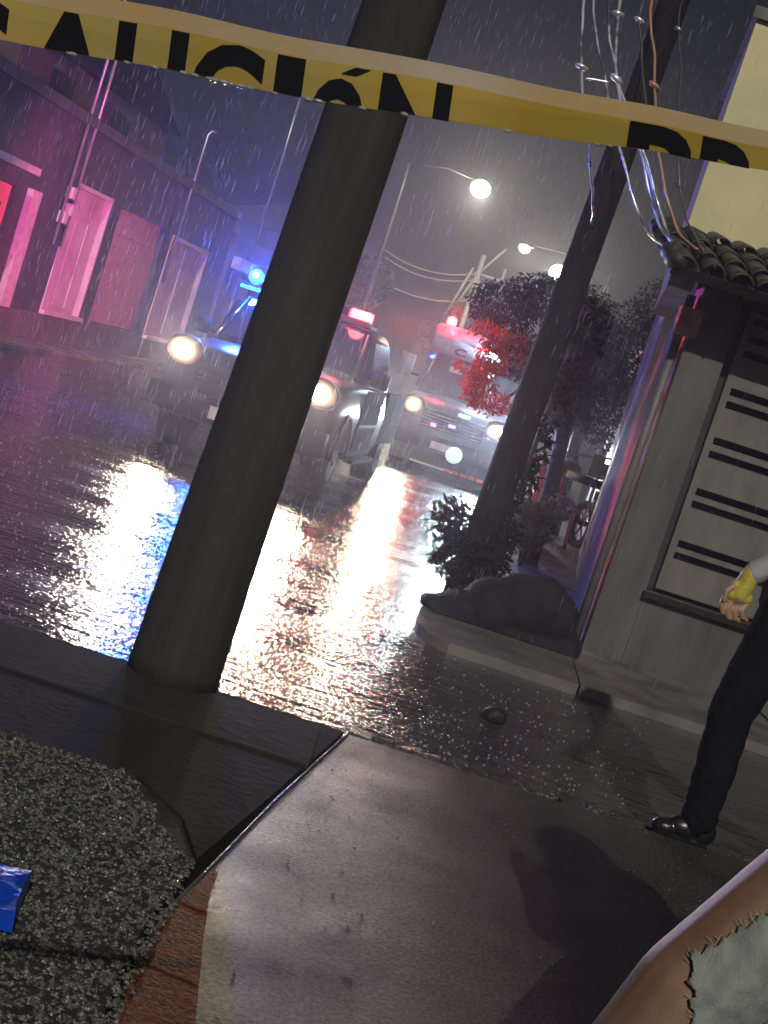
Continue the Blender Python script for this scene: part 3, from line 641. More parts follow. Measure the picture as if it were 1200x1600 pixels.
# ------------------------------------------------------------------ slim pole on the right pavement, with cables
p2 = thing('slim_pole', 'slim dark utility pole rising from the right pavement behind the heap', 'pole', (.69, 10.2, -.04))
mb = MB(); mb.tube([(0, 0, -.05), (.005, 0, .3), (.075, 0, 3), (.14, 0, 6), (.17, 0, 7.6)], [.13, .118, .105, .095, .09], 16); mb.build('shaft', mat('blackened_wood', (.018, .0175, .017), .85, col2=(.010, .010, .010), nscale=9, stretch=(5, 5, .5), bump=.5, bscale=20, spec=.2), p2, True)
mb = MB(); mb.box(-.8, .5, -.06, .04, 6.6, 6.7); mb.bevel(.01); mb.build('cross_arm', M_wood, p2)
M_cab = mat('pale_wet_cable', (.85, .88, .95), .22, .5, col2=(.12, .13, .16), nscale=7, coat=.5, lo=.42, hi=.55)
M_cabw = mat('orange_cable', (.65, .32, .18), .25, coat=.5)
M_cabd = mat('dark_cable', (.10, .10, .11), .25, coat=.5)
cb = thing('service_cables', 'bundle of pale wet cables dropping from above past the slim pole to the eave', 'cables', (.8, 9.5, 2.4))
CQ = []
def cable(P, r, m, k=6):
    mb = MB(); Q = []
    P = [Vector(q) for q in P]
    for i in range(len(P)-1):
        a = P[max(i-1, 0)]; b = P[i]; c = P[i+1]; d = P[min(i+2, len(P)-1)]
        for j in range(k):
            t = j/k; Q.append(.5*((2*b)+(c-a)*t+(2*a-5*b+4*c-d)*t*t+(3*b-a-3*c+d)*t**3))
    Q.append(P[-1]); Q = [q + Vector((.004*math.sin(i*1.7), 0, 0)) for i, q in enumerate(Q)]; CQ.append(Q)
    mb.tube(Q, r, 6); return local(mb, cb).build('cable', m, cb, True)
cable([(.05, 9.3, 4.6), (.19, 9.4, 3.85), (.31, 9.4, 3.42), (.50, 9.5, 3.02), (.66, 9.8, 2.75), (.74, 10.09, 2.6)], .010, M_cab)
cable([(.15, 9.3, 4.6), (.25, 9.4, 3.85), (.46, 9.4, 3.42), (.70, 9.4, 3.02), (.98, 9.3, 2.6), (1.15, 9.0, 2.47)], .008, M_cab)
cable([(.33, 9.3, 4.6), (.34, 9.4, 3.9), (.50, 9.4, 3.5), (.80, 9.4, 3.08), (1.05, 9.3, 2.66), (1.18, 9.0, 2.5)], .008, M_cab)
cable([(.42, 9.3, 4.6), (.41, 9.4, 3.9), (.58, 9.4, 3.34), (.84, 9.4, 3.05), (1.12, 9.3, 2.62), (1.2, 9.0, 2.5)], .011, M_cab)
cable([(.58, 9.3, 4.6), (.54, 9.4, 3.95), (.62, 9.4, 3.66), (.87, 9.4, 3.1), (1.14, 9.3, 2.58), (1.25, 9.0, 2.5)], .008, M_cabd)
cable([(.66, 9.3, 4.6), (.6, 9.4, 3.95), (.72, 9.4, 3.62), (.93, 9.4, 3.08), (1.17, 9.3, 2.66), (1.3, 9.0, 2.52)], .009, M_cabw)
cable([(.75, 9.3, 4.6), (.78, 9.4, 3.95), (.9, 9.4, 3.6), (1.05, 9.4, 3.1), (1.2, 9.3, 2.75), (1.34, 9.0, 2.52)], .007, M_cabd)
cable([(.36, 9.4, 3.36), (.42, 9.4, 3.37), (.50, 9.4, 3.38)], .008, M_cab)
for ci, zz, r, m in ((0, 3.40, .028, M_cab), (3, 3.44, .032, M_cab), (5, 3.42, .026, M_cabw), (3, 3.83, .026, M_cab), (4, 3.80, .022, M_cab), (6, 3.83, .022, M_cab), (6, 2.9, .02, M_cabd)):
    q = min(CQ[ci], key=lambda v: abs(v.z-zz))
    mb = MB(); mb.ball(q, r, 2, (1.7, .8, .7), Matrix.Rotation(random.uniform(-.5, .5), 3, 'Y')); local(mb, cb).build('clamp', m, cb, True)

# far pole with cross arms and wires
fp = thing('far_utility_pole', 'far pole with cross arms and sagging wires above the ambulance', 'pole', (.75, 70, -.1))
M_fp = mat('pale_pole', (.42, .4, .38), .5)
mb = MB(); mb.tube([(0, 0, 0), (0, 0, 7.8)], [.16, .11], 10); mb.build('shaft', M_fp, fp, True)
for a, b in (((-.2, 0, 6.9), (1.5, 0, 6.9)), ((.0, 0, 6.9), (.9, 0, 8.4)), ((1.15, 0, 6.4), (1.15, 0, 7.5)), ((-.9, 0, 4.6), (-.3, 0, 7.1)), ((-.1, 0, 6.6), (-.5, 0, 5.4)), ((.15, 0, 6.6), (.05, 0, 5.0)), ((.4, 0, 6.5), (.3, 0, 4.8))):
    mb = MB(); mb.tube([a, b], .06, 8); mb.build('brace', M_fp, fp, True)
for z, x1 in ((6.9, -4.5), (6.6, -4.4), (5.6, -4.6)):
    mb = MB(); mb.tube([(x1*t, 0, z - .9*t*(1-t)*2 - .3*t) for t in [k/12 for k in range(13)]], .03, 6); mb.build('wire', M_fp, fp, True)

# ------------------------------------------------------------------ vegetation
def leaf_mat(name, c, c2, tr=.35, rough=.3):
    m = mat(name, c, rough, col2=c2, nscale=6, spec=.5); nt = m.node_tree
    b = nt.nodes['Principled BSDF']; t = nt.nodes.new('ShaderNodeBsdfTranslucent'); t.inputs[0].default_value = (*c, 1); mx = nt.nodes.new('ShaderNodeMixShader'); mx.inputs[0].default_value = tr
    nt.links.new(b.outputs[0], mx.inputs[1]); nt.links.new(t.outputs[0], mx.inputs[2]); nt.links.new(mx.outputs[0], nt.nodes['Material Output'].inputs[0]); return m
M_leaf = leaf_mat('dark_leaf', (.012, .015, .010), (.006, .008, .005), rough=.85)
M_leaf2 = leaf_mat('brown_green_leaf', (.055, .045, .037), (.028, .024, .02), .5, .5)
M_leaf3 = leaf_mat('yellow_leaf', (.24, .25, .07), (.12, .14, .04))
M_bark = mat('wet_bark', (.05, .042, .035), .5, col2=(.025, .02, .018), nscale=12, bump=.8, bscale=25)
def leaves(clumps, n, size, seed, hang=0, thin=.45):
    """many leaf-shaped faces spread through ellipsoid clumps (cx,cy,cz,rx,ry,rz)"""
    rn = random.Random(seed); vs, fs = [], []
    tot = sum(c[3]*c[4]*c[5] for c in clumps)
    for c in clumps:
        for _ in range(int(n*c[3]*c[4]*c[5]/tot)+1):
            while True:
                q = Vector((rn.uniform(-1, 1), rn.uniform(-1, 1), rn.uniform(-1, 1)))
                if q.length < 1: break
            q *= (.55 + .45*rn.random())/max(q.length, .3) if rn.random() < .5 else 1
            P = Vector((c[0]+q.x*c[3], c[1]+q.y*c[4], c[2]+q.z*c[5]))
            if mnoise.noise(P*3.1) < -.22: continue
            d = Vector((rn.uniform(-1, 1), rn.uniform(-1, 1), rn.uniform(-1, .6)-hang)).normalized(); s = d.orthogonal().normalized(); s.rotate(Matrix.Rotation(rn.uniform(0, 6.28), 3, d))
            L = size*rn.uniform(.6, 1.4); W = L*thin; i = len(vs); nn = d.cross(s)*L*.12
            vs += [P, P+d*L*.5+s*W*.5+nn, P+d*L, P+d*L*.5-s*W*.5+nn]; fs += [(i, i+1, i+2), (i, i+2, i+3)]
    me = bpy.data.meshes.new('leaves'); me.from_pydata([tuple(v) for v in vs], [], fs); return me
def tree(name, label, base, trunk, limbs, clumps, n, size, seed, m, cat='tree', hang=0, group=None, thin=.45):
    t = thing(name, label, cat, base, 0, group)
    if trunk:
        mb = MB(); mb.tube(trunk[0], trunk[1], 12)
        local(mb, t).build('trunk', M_bark, t, True)
    for P, rr in limbs:
        mb = MB(); mb.tube(P, rr, 8); local(mb, t).build('branch', M_bark, t, True)
    me = leaves(clumps, n, size, seed, hang, thin); me.materials.append(m); o = link('crown', me, t); o.location = -Vector(base)
    return t
tree('street_tree', 'dark pavement tree with hanging leaves coloured as if lit red in front of the ambulance', (1.42, 13.6, -.04),
     ([(1.42, 13.6, -.06), (1.40, 13.6, .7), (1.33, 13.55, 1.3), (1.25, 13.5, 1.8)], [.09, .075, .065, .05]),
     [([(1.33, 13.55, 1.25), (.95, 13.2, 1.65), (.6, 12.8, 1.75), (.3, 12.6, 1.8)], [.04, .03, .022, .01]), ([(1.25, 13.5, 1.75), (.9, 13.4, 2.1), (.6, 13.3, 2.3)], [.04, .03, .015]), ([(1.25, 13.5, 1.8), (1.35, 13.6, 2.3)], [.04, .02]), ([(.95, 13.2, 1.65), (.75, 12.8, 1.4), (.55, 12.5, 1.2)], [.025, .015, .008])],
     [(.72, 12.9, 1.75, .25, .3, .24), (.45, 13.3, 2.12, .34, .4, .24), (.8, 13.4, 2.3, .4, .45, .24), (1.15, 13.5, 2.15, .3, .45, .35), (1.25, 13.6, 1.6, .28, .4, .4), (1.1, 13.4, 1.85, .3, .3, .3)], 14000, .05, 11, M_leaf2, hang=.5, thin=.4)
M_red = leaf_mat('red_lit_leaf', (.50, .085, .03), (.26, .02, .02), .45, .4)  # red beacon light on these leaves is put into their colour
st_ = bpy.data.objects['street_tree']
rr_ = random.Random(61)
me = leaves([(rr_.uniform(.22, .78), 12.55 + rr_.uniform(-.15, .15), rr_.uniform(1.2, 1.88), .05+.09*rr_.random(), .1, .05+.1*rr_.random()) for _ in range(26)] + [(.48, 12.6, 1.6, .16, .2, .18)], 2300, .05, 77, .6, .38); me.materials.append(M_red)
o = link('red_lit_foliage', me, st_); o.location = -Vector(st_.location); o['label'] = 'hanging foliage with red beacon light put into its colour'
tree('bushy_tree', 'tall bushy tree with faint purple light beyond the slim pole', (2.05, 18.2, -.04),
     ([(2.05, 18.2, -.06), (2.0, 18.2, .9), (1.95, 18.2, 1.7)], [.1, .085, .06]),
     [([(2.0, 18.2, 1.2), (1.6, 18, 1.9)], [.05, .02]), ([(1.97, 18.2, 1.5), (2.25, 18.2, 2.3)], [.05, .02]), ([(1.95, 18.2, 1.6), (1.9, 18.3, 2.6)], [.05, .02])],
     [(1.75, 18, 1.9, .6, .7, .7), (2.15, 18.2, 2.3, .5, .7, .7), (1.55, 18, 2.5, .45, .6, .5), (2.2, 18.1, 1.6, .4, .6, .5), (2.45, 18.4, 2.9, .4, .5, .5)], 14000, .065, 5, leaf_mat('green_leaf', (.032, .05, .033), (.016, .026, .018), .5, .5), hang=.3)
tree('ivy_clump', 'ivy-like dark foliage around the upper slim pole', (.86, 10.45, -.04), ([(.86, 10.45, -.06), (.87, 10.42, 1.0), (.88, 10.4, 2.2)], [.02, .018, .008]), [],
     [(.88, 10.42, 1.5, .10, .1, .7), (.86, 10.42, 1.0, .11, .12, .5), (1.0, 10.5, 1.95, .1, .1, .25)], 1500, .07, 8, M_leaf, 'vine', hang=.3)
tree('shrub', 'dark low shrub at the foot of the slim pole', (.62, 10.2, -.04), None,
     [([(.62, 10.2, -.06), (.5, 10.15, .3), (.36, 10.1, .58)], [.015, .01, .004]), ([(.64, 10.2, -.06), (.66, 10.2, .5)], [.015, .006]), ([(.66, 10.2, -.06), (.82, 10.15, .45)], [.015, .006])],
     [(.55, 10.15, .40, .23, .25, .2), (.75, 10.2, .38, .2, .25, .24), (.62, 10.1, .2, .26, .22, .18), (.82, 10.2, .15, .15, .2, .15)], 3600, .075, 21, M_leaf, 'shrub', thin=.3)
tree('yellow_plant', 'yellow-green leafy plant on the pavement below the red bin', (1.3, 13.1, -.04), None,
     [([(1.3, 13.1, -.06), (1.2, 13.05, .4)], [.015, .006]), ([(1.3, 13.1, -.06), (1.4, 13.05, .45)], [.015, .006])],
     [(1.2, 13.0, .52, .14, .15, .14), (1.4, 13.0, .55, .16, .15, .12), (1.28, 13.05, .28, .2, .15, .16)], 900, .085, 31, M_leaf3, 'plant')
# far trees and houses closing the street
for i, (x, y, r, lab) in enumerate(((-3.9, 62, 2.2, 'far tree on the left behind the red roof beacon'), (1.2, 96, 3.0, 'farthest tree closing the end of the street'), (7.5, 48, 2.4, 'far tree behind the bushy tree on the right'))):
    rn = random.Random(40+i)
    tree('far_tree', lab, (x, y, -.1), ([(x, y, -.1), (x, y, r), (x+.1, y, r*1.5)], [.22, .16, .08]), [([(x, y, r), (x-r*.5, y, r*1.6)], [.1, .04]), ([(x, y, r), (x+r*.5, y, r*1.7)], [.1, .04])],
         [(x+rn.uniform(-.6, .6)*r, y+rn.uniform(-.5, .5)*r, r*1.5+rn.uniform(-.35, .6)*r, r*.55, r*.5, r*.42) for _ in range(7)], 5000, .26, 50+i, M_leaf, group='far trees')
M_fw = mat('far_wall', (.08, .075, .08), .8, col2=(.06, .055, .06), nscale=1)
M_pane = mat('unlit_pane', (.02, .02, .028), .1)
for (x, y, wd, h, lab) in ((-9, 75, 9, 6.2, 'far two-storey house on the left side of the street'), (5.2, 110, 14, 5.5, 'far wide house at the end of the street'), (12.5, 60, 9, 5.4, 'far house on the right behind the trees')):
    t = thing('far_house', lab, 'house', (x, y, -.1), ALPHA, 'far houses')
    vb('wall', M_fw, t, (-wd/2, wd/2, 0, 7, 0, h)); mb = MB(); mb.prism([(-wd/2-.3, h), (wd/2+.3, h), (0, h+1.5)], -.3, 7.3, 'y'); mb.build('roof', M_tile, t)
    for k in range(3):
        for zz in (1.0, 3.6):
            wx = -wd/2 + wd*(k+.5)/3
            f = vb('window', M_fp, t, (wx-.6, wx+.6, -.06, -.003, zz, zz+1.3)); vb('pane', M_pane, f, (wx-.52, wx+.52, -.07, -.061, zz+.08, zz+1.22))
wl_ = thing('neighbour_house', 'plain house wall along the right pavement beyond the garage house', 'house', (2.05, 14.75, -.1), ALPHA)
M_nw = mat('neighbour_render', (.22, .2, .2), .5, col2=(.15, .14, .14), nscale=2, bump=.3, bscale=40)
vb('wall', M_nw, wl_, (.0, 4, .1, 14, 0, 3.0)); vb('coping', M_lw2, wl_, (-.06, 4, .1, 14, 3.003, 3.1), bev=.02)
d = vb('door', M_door2, wl_, (-.04, -.003, 4.2, 5.2, .15, 2.2)); vb('handle', M_pipe, d, (-.08, -.041, 4.3, 4.34, 1.1, 1.2))
f = vb('window', M_door, wl_, (-.05, -.003, 7, 8.6, 1.1, 2.2)); vb('pane', M_pane, f, (-.06, -.051, 7.1, 8.5, 1.2, 2.1))

# ------------------------------------------------------------------ things on the right pavement
hp = MB()
for q in ((.52, 9.0, -.01, .15, .16, .07), (.66, 9.0, .02, .2, .2, .12), (.82, 9.0, .07, .22, .24, .19), (.98, 9.02, .13, .2, .26, .22), (1.1, 9.03, .16, .17, .26, .22), (1.22, 9.03, .10, .14, .24, .19), (1.32, 9.0, .0, .1, .2, .09), (.44, 8.93, .03, .045, .05, .03)):
    hp.ball(q[:3], 1, 3, q[3:])
hp.box(.46, 1.38, 8.8, 9.2, -.05, -.01)
M_tarp = mat('black_tarpaulin', (.024, .0235, .028), .8, col2=(.011, .011, .013), nscale=5, bump=.6, bscale=14, spec=.2)
o = remeshed('covered_heap', hp, .016, M_tarp, None, 6)
for v in o.data.vertices:
    q = v.co; n = mnoise.noise(q*5)*.02 - abs(mnoise.noise(Vector((q.x*7+q.z*5, q.y*3, q.z*4))))*.018 - abs(mnoise.noise(q*21))*.005
    v.co += v.normal*n
    if v.co.z < -.039: v.co.z = -.039
tag(o, 'low black covered heap lying on the raised pavement corner', 'heap')
# red bin, red chair, motorcycle
bn = thing('waste_bin', 'red plastic bin standing among plants by the far motorcycle', 'bin', (1.60, 16, -.04))
M_redp = mat('red_plastic', (.55, .10, .06), .35, col2=(.45, .07, .05))
mb = MB(); mb.tube([(0, 0, 0), (0, 0, .02), (0, 0, .82)], [.11, .115, .14], 16); mb.build('body', M_redp, bn, True)
mb = MB(); mb.tube([(0, 0, .82), (0, 0, .86), (0, 0, .93), (0, 0, .97)], [.155, .155, .12, .04], 16); ld = mb.build('lid', M_redp, bn, True)
vb('label_band', M_refl, bn, (-.06, .06, -.146, -.14, .45, .6))
ch = thing('garden_chair', 'red plastic chair beside the parked motorcycle', 'chair', (1.78, 16.6, -.04), .5)
for x in (-.2, .2):
    for y in (-.2, .2): mb = MB(); mb.tube([(x, y, 0), (x*.9, y*.9, .43)], [.022, .026], 8); mb.build('leg', M_redp, ch, True)
vb('seat', M_redp, ch, (-.23, .23, -.23, .23, .43, .46), bev=.012)
mb = MB(); mb.tube([(-.21, .2, .45), (-.22, .24, .72), (-.14, .26, .86), (.14, .26, .86), (.22, .24, .72), (.21, .2, .45)], .022, 8); mb.build('back_frame', M_redp, ch, True)
for x in (-.1, 0, .1): mb = MB(); mb.tube([(x, .21, .46), (x, .255, .86)], .016, 6); mb.build('back_slat', M_redp, ch, True)
mc = thing('motorcycle', 'dark parked motorcycle with red tail lamp on the right pavement', 'motorcycle', (2.22, 17.0, -.04), .35)
for y, nm in ((0, 'wheel'), (1.25, 'wheel')):
    w = MB(); w.tube([(.29*0, y+.24*math.cos(t), .29+.24*math.sin(t)) for t in [k*2*PI/24 for k in range(25)]], .05, 10, False); wo = w.build('wheel', M_rub, mc, True)
    for k in range(6):
        t = k*PI/3; mb = MB(); mb.tube([(0, y, .29), (0, y+.2*math.cos(t), .29+.2*math.sin(t))], .01, 6); mb.build('spoke', M_chr, wo)
mb = MB(); mb.tube([(0, 0, .29), (0, .45, .42), (0, .9, .55), (0, 1.02, .92), (0, 1.25, .29)], [.03, .05, .06, .03, .025], 8); mb.build('frame', M_black, mc, True)
mb = MB(); mb.ball((0, .55, .38), .19, 2, (.75, 1.1, .85)); mb.build('engine', M_rim, mc, True)
mb = MB(); mb.ball((0, .78, .83), .19, 2, (.75, 1.4, .7)); mb.build('tank', M_navy, mc, True)
vb('seat', M_black, mc, (-.12, .12, -.15, .6, .74, .83), bev=.035, seg=3, smooth=True)
mb = MB(); mb.tube([(-.36, .95, 1.06), (-.12, 1.02, 1.02), (.12, 1.02, 1.02), (.36, .95, 1.06)], .014, 8); hb = mb.build('handlebar', M_chr, mc, True)
for sx in (-1, 1): mb = MB(); mb.ball((sx*.3, .98, 1.24), .06, 2, (1.2, .4, .8)); mb.tube([(sx*.25, .98, 1.04), (sx*.3, .98, 1.22)], .007, 6); mb.build('mirror', M_chr, hb, True)
vb('top_box', M_black, mc, (-.17, .17, -.36, -.06, .86, 1.12), bev=.03)
vb('tail_lamp', emit('tail_glow', (1, .12, .06), 14), mc, (-.02, .1, -.39, -.361, 1.0, 1.09), bev=.008)
vb('white_rear_lamp', E_white if False else emit('pale_marker', (1, .9, .7), 5), mc, (-.16, -.09, -.38, -.361, 1.05, 1.1), bev=.006)  # small white rear light, its glow put into emission
lamp('tail_light', 'POINT', (.04, -.5, 1.05), 9, (1, .18, .08), .05, mc)
vb('rear_stripe', M_redref, mc, (-.16, .16, -.375, -.361, .88, .92))
vb('mudguard', M_black, mc, (-.07, .07, -.28, -.2, .45, .72), bev=.01); vb('number_plate', M_refl, mc, (-.1, .1, -.3, -.285, .5, .62))
mb = MB(); mb.tube([(.14, .5, .3), (.15, .1, .3), (.16, -.25, .36)], [.03, .04, .045], 10); mb.build('exhaust', M_chr, mc, True)
# round red road sign, stone in the road, blue bag
rs = thing('road_sign', 'small round red road sign on a post left of the ambulance', 'sign', (-1.6, 30, -.1))
mb = MB(); mb.tube([(0, 0, 0), (0, 0, 2.1)], .03, 8); mb.build('post', M_pipe, rs, True)
mb = MB(); mb.tube([(0, -.035, 1.95), (0, -.05, 1.95)], [.22, .22], 20); mb.build('plate', M_redref, rs)
mb = MB(); mb.ball((0, 0, 0), .05, 3, (1.1, 1, .8))
for v in mb.b.verts: v.co *= 1 + .3*mnoise.noise(v.co*18 + Vector((2, 1, 5))) + .08*mnoise.noise(v.co*60)
o = mb.build('dark_stone', mat('wet_stone', (.02, .02, .02), .6, bump=.8), None, True); o.location = (.755, 6.55, -.066); tag(o, 'small dark round stone lying alone on the wet road', 'stone')
mb = MB(); mb.box(-.13, .075, -.12, .075, .004, .05); bmesh.ops.subdivide_edges(mb.b, edges=mb.b.edges[:], cuts=7, use_grid_fill=True)
for v in mb.b.verts:
    n = v.co.copy(); v.co += Vector((mnoise.noise(n*11), mnoise.noise(n*11+Vector((5, 0, 0))), 0))*.012 + Vector((0, 0, (.018*mnoise.noise(n*13+Vector((0, 7, 0)))) if n.z > .02 else 0))
o = mb.build('plastic_sheet', mat('blue_plastic', (.008, .07, .62), .35, col2=(.006, .045, .45), nscale=5, bump=.5, bscale=30), None); o.location = (-.525, 2.84, .012); o.rotation_euler = (0, 0, .12); tag(o, 'folded bright blue plastic sheet lying on the gravel at the left edge', 'sheet')

# ------------------------------------------------------------------ people
M_skin = mat('skin', (.42, .25, .17), .45, col2=(.36, .21, .14), nscale=6, bump=.1, bscale=90)
M_skin2 = mat('tan_skin', (.27, .155, .10), .5, col2=(.21, .118, .075), nscale=14, bump=.15, bscale=350)
M_jean = mat('dark_trousers', (.012, .013, .019), .95, col2=(.008, .009, .013), nscale=6, bump=.4, bscale=160, spec=.08)
M_shirt = mat('light_grey_sleeve', (.42, .43, .42), .75, col2=(.33, .34, .34), nscale=5, bump=.4, bscale=20)
M_hair = mat('black_hair', (.015, .013, .012), .4)
M_shoe = mat('shiny_black_shoe', (.015, .015, .017), .3, coat=.2, bump=.3, bscale=60)
M_glove = mat('yellow_glove', (.55, .47, .06), .5, col2=(.42, .36, .05), nscale=9, bump=.3)
def person_root(label, loc): return thing('person', label, 'person', loc)
pr_ = person_root('person in dark trousers, light sleeve and yellow glove standing at the right edge', (1.5, 5.25, 0))
def caps(L):
    m = MB()
    for a, b, ra, rb in L: m.cap(a, b, ra, rb)
    return m
hipn, kneen, ankn = (1.47, 5.17, .90), (1.385, 5.15, .49), (1.405, 5.16, .09)
hipf, kneef, ankf = (1.57, 5.36, .90), (1.72, 5.38, .49), (1.95, 5.42, .10)
body = caps([((1.52, 5.26, .93), (1.55, 5.26, 1.2), .125, .12), ((1.55, 5.26, 1.2), (1.55, 5.26, 1.4), .13, .10), ((1.52, 5.09, 1.43), (1.56, 5.43, 1.43), .06, .06),
    ((1.55, 5.26, 1.42), (1.54, 5.26, 1.55), .055, .05), (hipn, kneen, .075, .05), (kneen, ankn, .05, .035), (hipf, kneef, .075, .05), (kneef, ankf, .05, .035),
    ((1.52, 5.06, 1.42), (1.40, 5.0, 1.15), .045, .038), ((1.40, 5.0, 1.15), (1.25, 4.985, .985), .038, .026), ((1.57, 5.46, 1.42), (1.62, 5.5, 1.13), .045, .038), ((1.62, 5.5, 1.13), (1.58, 5.48, .9), .036, .026)])
body.ball((1.53, 5.26, 1.65), .1, 3, (.98, .78, 1.18)); body.ball((1.425, 5.26, 1.64), .018, 2, (1.1, .8, 1.4)); body.ball((1.45, 5.26, 1.6), .03, 2, (.7, 1, .4))
for y in (5.18, 5.34): body.ball((1.54, y, 1.65), .025, 2, (.8, .4, 1.2))
for y in (5.225, 5.295): body.ball((1.442, y, 1.67), .014, 2)
# gripping near hand: palm, four curled fingers of unequal length and the thumb at the side
body.cap((1.245, 4.985, .965), (1.232, 4.982, .905), .030, .033)
for k, (dx, ln) in enumerate(((-.041, .8), (-.014, .95), (.013, .9), (.039, .72))):
    a = Vector((1.228+dx, 4.975, .890)); b = a + Vector((-.008 - dx*.12, -.008, -.040*ln)); c = b + Vector((.012, .004, -.028*ln)); e = c + Vector((.020, .014, -.006))
    for q, r_, ra, rb in ((a, b, .0106, .0100), (b, c, .0100, .0094), (c, e, .0094, .0082)): body.cap(q, r_, ra, rb, 10)
a = Vector((1.208, 4.972, .94)); b = a + Vector((-.026, -.012, -.03)); c = b + Vector((.002, -.002, -.032)); body.cap(a, b, .013, .011, 10); body.cap(b, c, .011, .0085, 10)
for x in (1.56, 1.575, 1.59, 1.605): body.cap((x, 5.48, .87), (x-.005, 5.475, .79), .009, .008, 8)
body.cap((1.58, 5.48, .92), (1.58, 5.48, .86), .03, .032); body.cap((1.56, 5.45, .9), (1.55, 5.43, .83), .011, .009, 8)
bo = remeshed('body', local(body, pr_), .0042, M_skin, pr_, 2)
tr = caps([((1.52, 5.26, .93), (1.53, 5.26, 1.02), .15, .145), (hipn, kneen, .108, .082), (kneen, (1.40, 5.16, .28), .080, .074), ((1.40, 5.16, .28), (1.405, 5.16, .09), .074, .068), (hipf, kneef, .1, .08), (kneef, ankf, .078, .07)])
tro = remeshed('trousers', local(tr, pr_), .010, M_jean, bo, 4)
for v in tro.data.vertices:     # crumpled cloth
    q = v.co; n = mnoise.noise(Vector((q.x*9, q.y*9, q.z*22))); n2 = -abs(mnoise.noise(Vector((q.x*14+q.z*10, q.y*14, q.z*26+q.x*18)))); amp = .010 if q.z < .24 else (.006 if .4 < q.z < .6 else .003); v.co += v.normal*(n*.004 + n2*amp)
    if v.co.z < .035: v.co.z = .035
sh = caps([((1.53, 5.26, 1.02), (1.55, 5.26, 1.22), .148, .15), ((1.55, 5.26, 1.22), (1.55, 5.26, 1.4), .15, .11), ((1.52, 5.08, 1.42), (1.57, 5.44, 1.42), .075, .075), ((1.52, 5.06, 1.42), (1.40, 5.0, 1.15), .062, .052), ((1.40, 5.0, 1.15), (1.262, 4.986, .995), .052, .040), ((1.57, 5.46, 1.42), (1.62, 5.5, 1.13), .06, .05), ((1.62, 5.5, 1.13), (1.58, 5.48, .94), .05, .038)])
sho = remeshed('shirt', local(sh, pr_), .010, M_shirt, bo, 3)
for v in sho.data.vertices:
    q = v.co; v.co += v.normal*mnoise.noise(Vector((q.x*16, q.y*16, q.z*30)))*.007
hr = MB(); hr.ball((1.555, 5.26, 1.69), .108, 3, (.95, .84, 1.0)); hr.ball((1.58, 5.26, 1.62), .09, 3, (.7, .85, .9)); local(hr, pr_).build('hair', M_hair, bo, True)
gl = caps([((1.249, 4.985, .985), (1.238, 4.983, .935), .034, .036), ((1.210, 4.980, .905), (1.258, 4.980, .905), .026, .024), ((1.236, 4.983, .93), (1.230, 4.980, .912), .036, .034)]); gl.ball((1.208, 4.972, .938), .017, 2, (1, .9, 1.2))
gv_ = remeshed('glove', local(gl, pr_), .0035, M_glove, bo, 2)
for v in gv_.data.vertices: v.co += v.normal*(-abs(mnoise.noise(v.co*30))*.002)
for (ax, ay, az, dx, dy) in ((1.405, 5.16, .0, -1, -.05), (1.95, 5.42, .0, -1, -.05)):
    s_ = MB(); s_.ball((ax+.03, ay, .05), .048, 3, (1, .85, 1.05)); s_.ball((ax-.04, ay, .045), .05, 3, (1.3, .85, .85)); s_.ball((ax-.105, ay, .03), .042, 3, (1.2, .95, .72)); s_.box(ax-.135, ax+.055, ay-.03, ay+.03, .0, .016)
    remeshed('shoe', local(s_, pr_), .005, M_shoe, bo, 3)

# companion close on the right: thigh, cut-off denim shorts
pc = person_root('person in frayed pale denim shorts close to the camera at lower right', (.85, 2.3, 0))
AX = [Vector((.97, 2.30, .87)), Vector((.80, 2.24, .665)), Vector((.675, 2.2, .50)), Vector((.615, 2.18, .365))]; AR = [.115, .100, .090, .080]
body = caps([(AX[0], AX[1], AR[0], AR[1]), (AX[1], AX[2], AR[1], AR[2]), (AX[2], AX[3], AR[2], AR[3]), (AX[3], (.68, 2.24, .09), .07, .042), ((.68, 2.24, .06), (.56, 2.24, .04), .042, .035),
    ((1.12, 2.4, .85), (1.16, 2.5, .45), .105, .07), ((1.16, 2.5, .45), (1.2, 2.6, .08), .065, .042), ((1.2, 2.6, .06), (1.08, 2.6, .04), .04, .035),
    ((1.03, 2.33, .92), (1.04, 2.34, 1.15), .145, .12), ((1.04, 2.34, 1.15), (1.03, 2.33, 1.3), .125, .1), ((.93, 2.25, 1.33), (1.15, 2.42, 1.33), .055, .055), ((1.03, 2.33, 1.33), (1.02, 2.32, 1.42), .05, .048),
    ((.93, 2.25, 1.33), (.84, 2.14, 1.12), .045, .038), ((.84, 2.14, 1.12), (.80, 2.3, 1.30), .036, .026), ((1.15, 2.42, 1.33), (1.3, 2.5, 1.1), .045, .038), ((1.3, 2.5, 1.1), (1.25, 2.38, .95), .036, .026)])
body.ball((1.01, 2.31, 1.53), .098, 3, (.85, .95, 1.18)); body.ball((.96, 2.38, 1.51), .016, 2)
for k in range(4): body.cap((.79+.012*k, 2.31, 1.33), (.785+.014*k, 2.33, 1.40), .009, .008, 8)
body.cap((.80, 2.3, 1.3), (.80, 2.31, 1.34), .028, .03); body.cap((.82, 2.32, 1.32), (.845, 2.34, 1.36), .01, .008, 8)
bo = remeshed('body', local(body, pc), .008, M_skin2, pc, 6)
M_den = mat('frayed_pale_denim', (.30, .33, .29), .85, col2=(.16, .185, .17), nscale=22, bump=.4, bscale=300, stretch=(1, 1, .5), lo=.3, hi=.62)
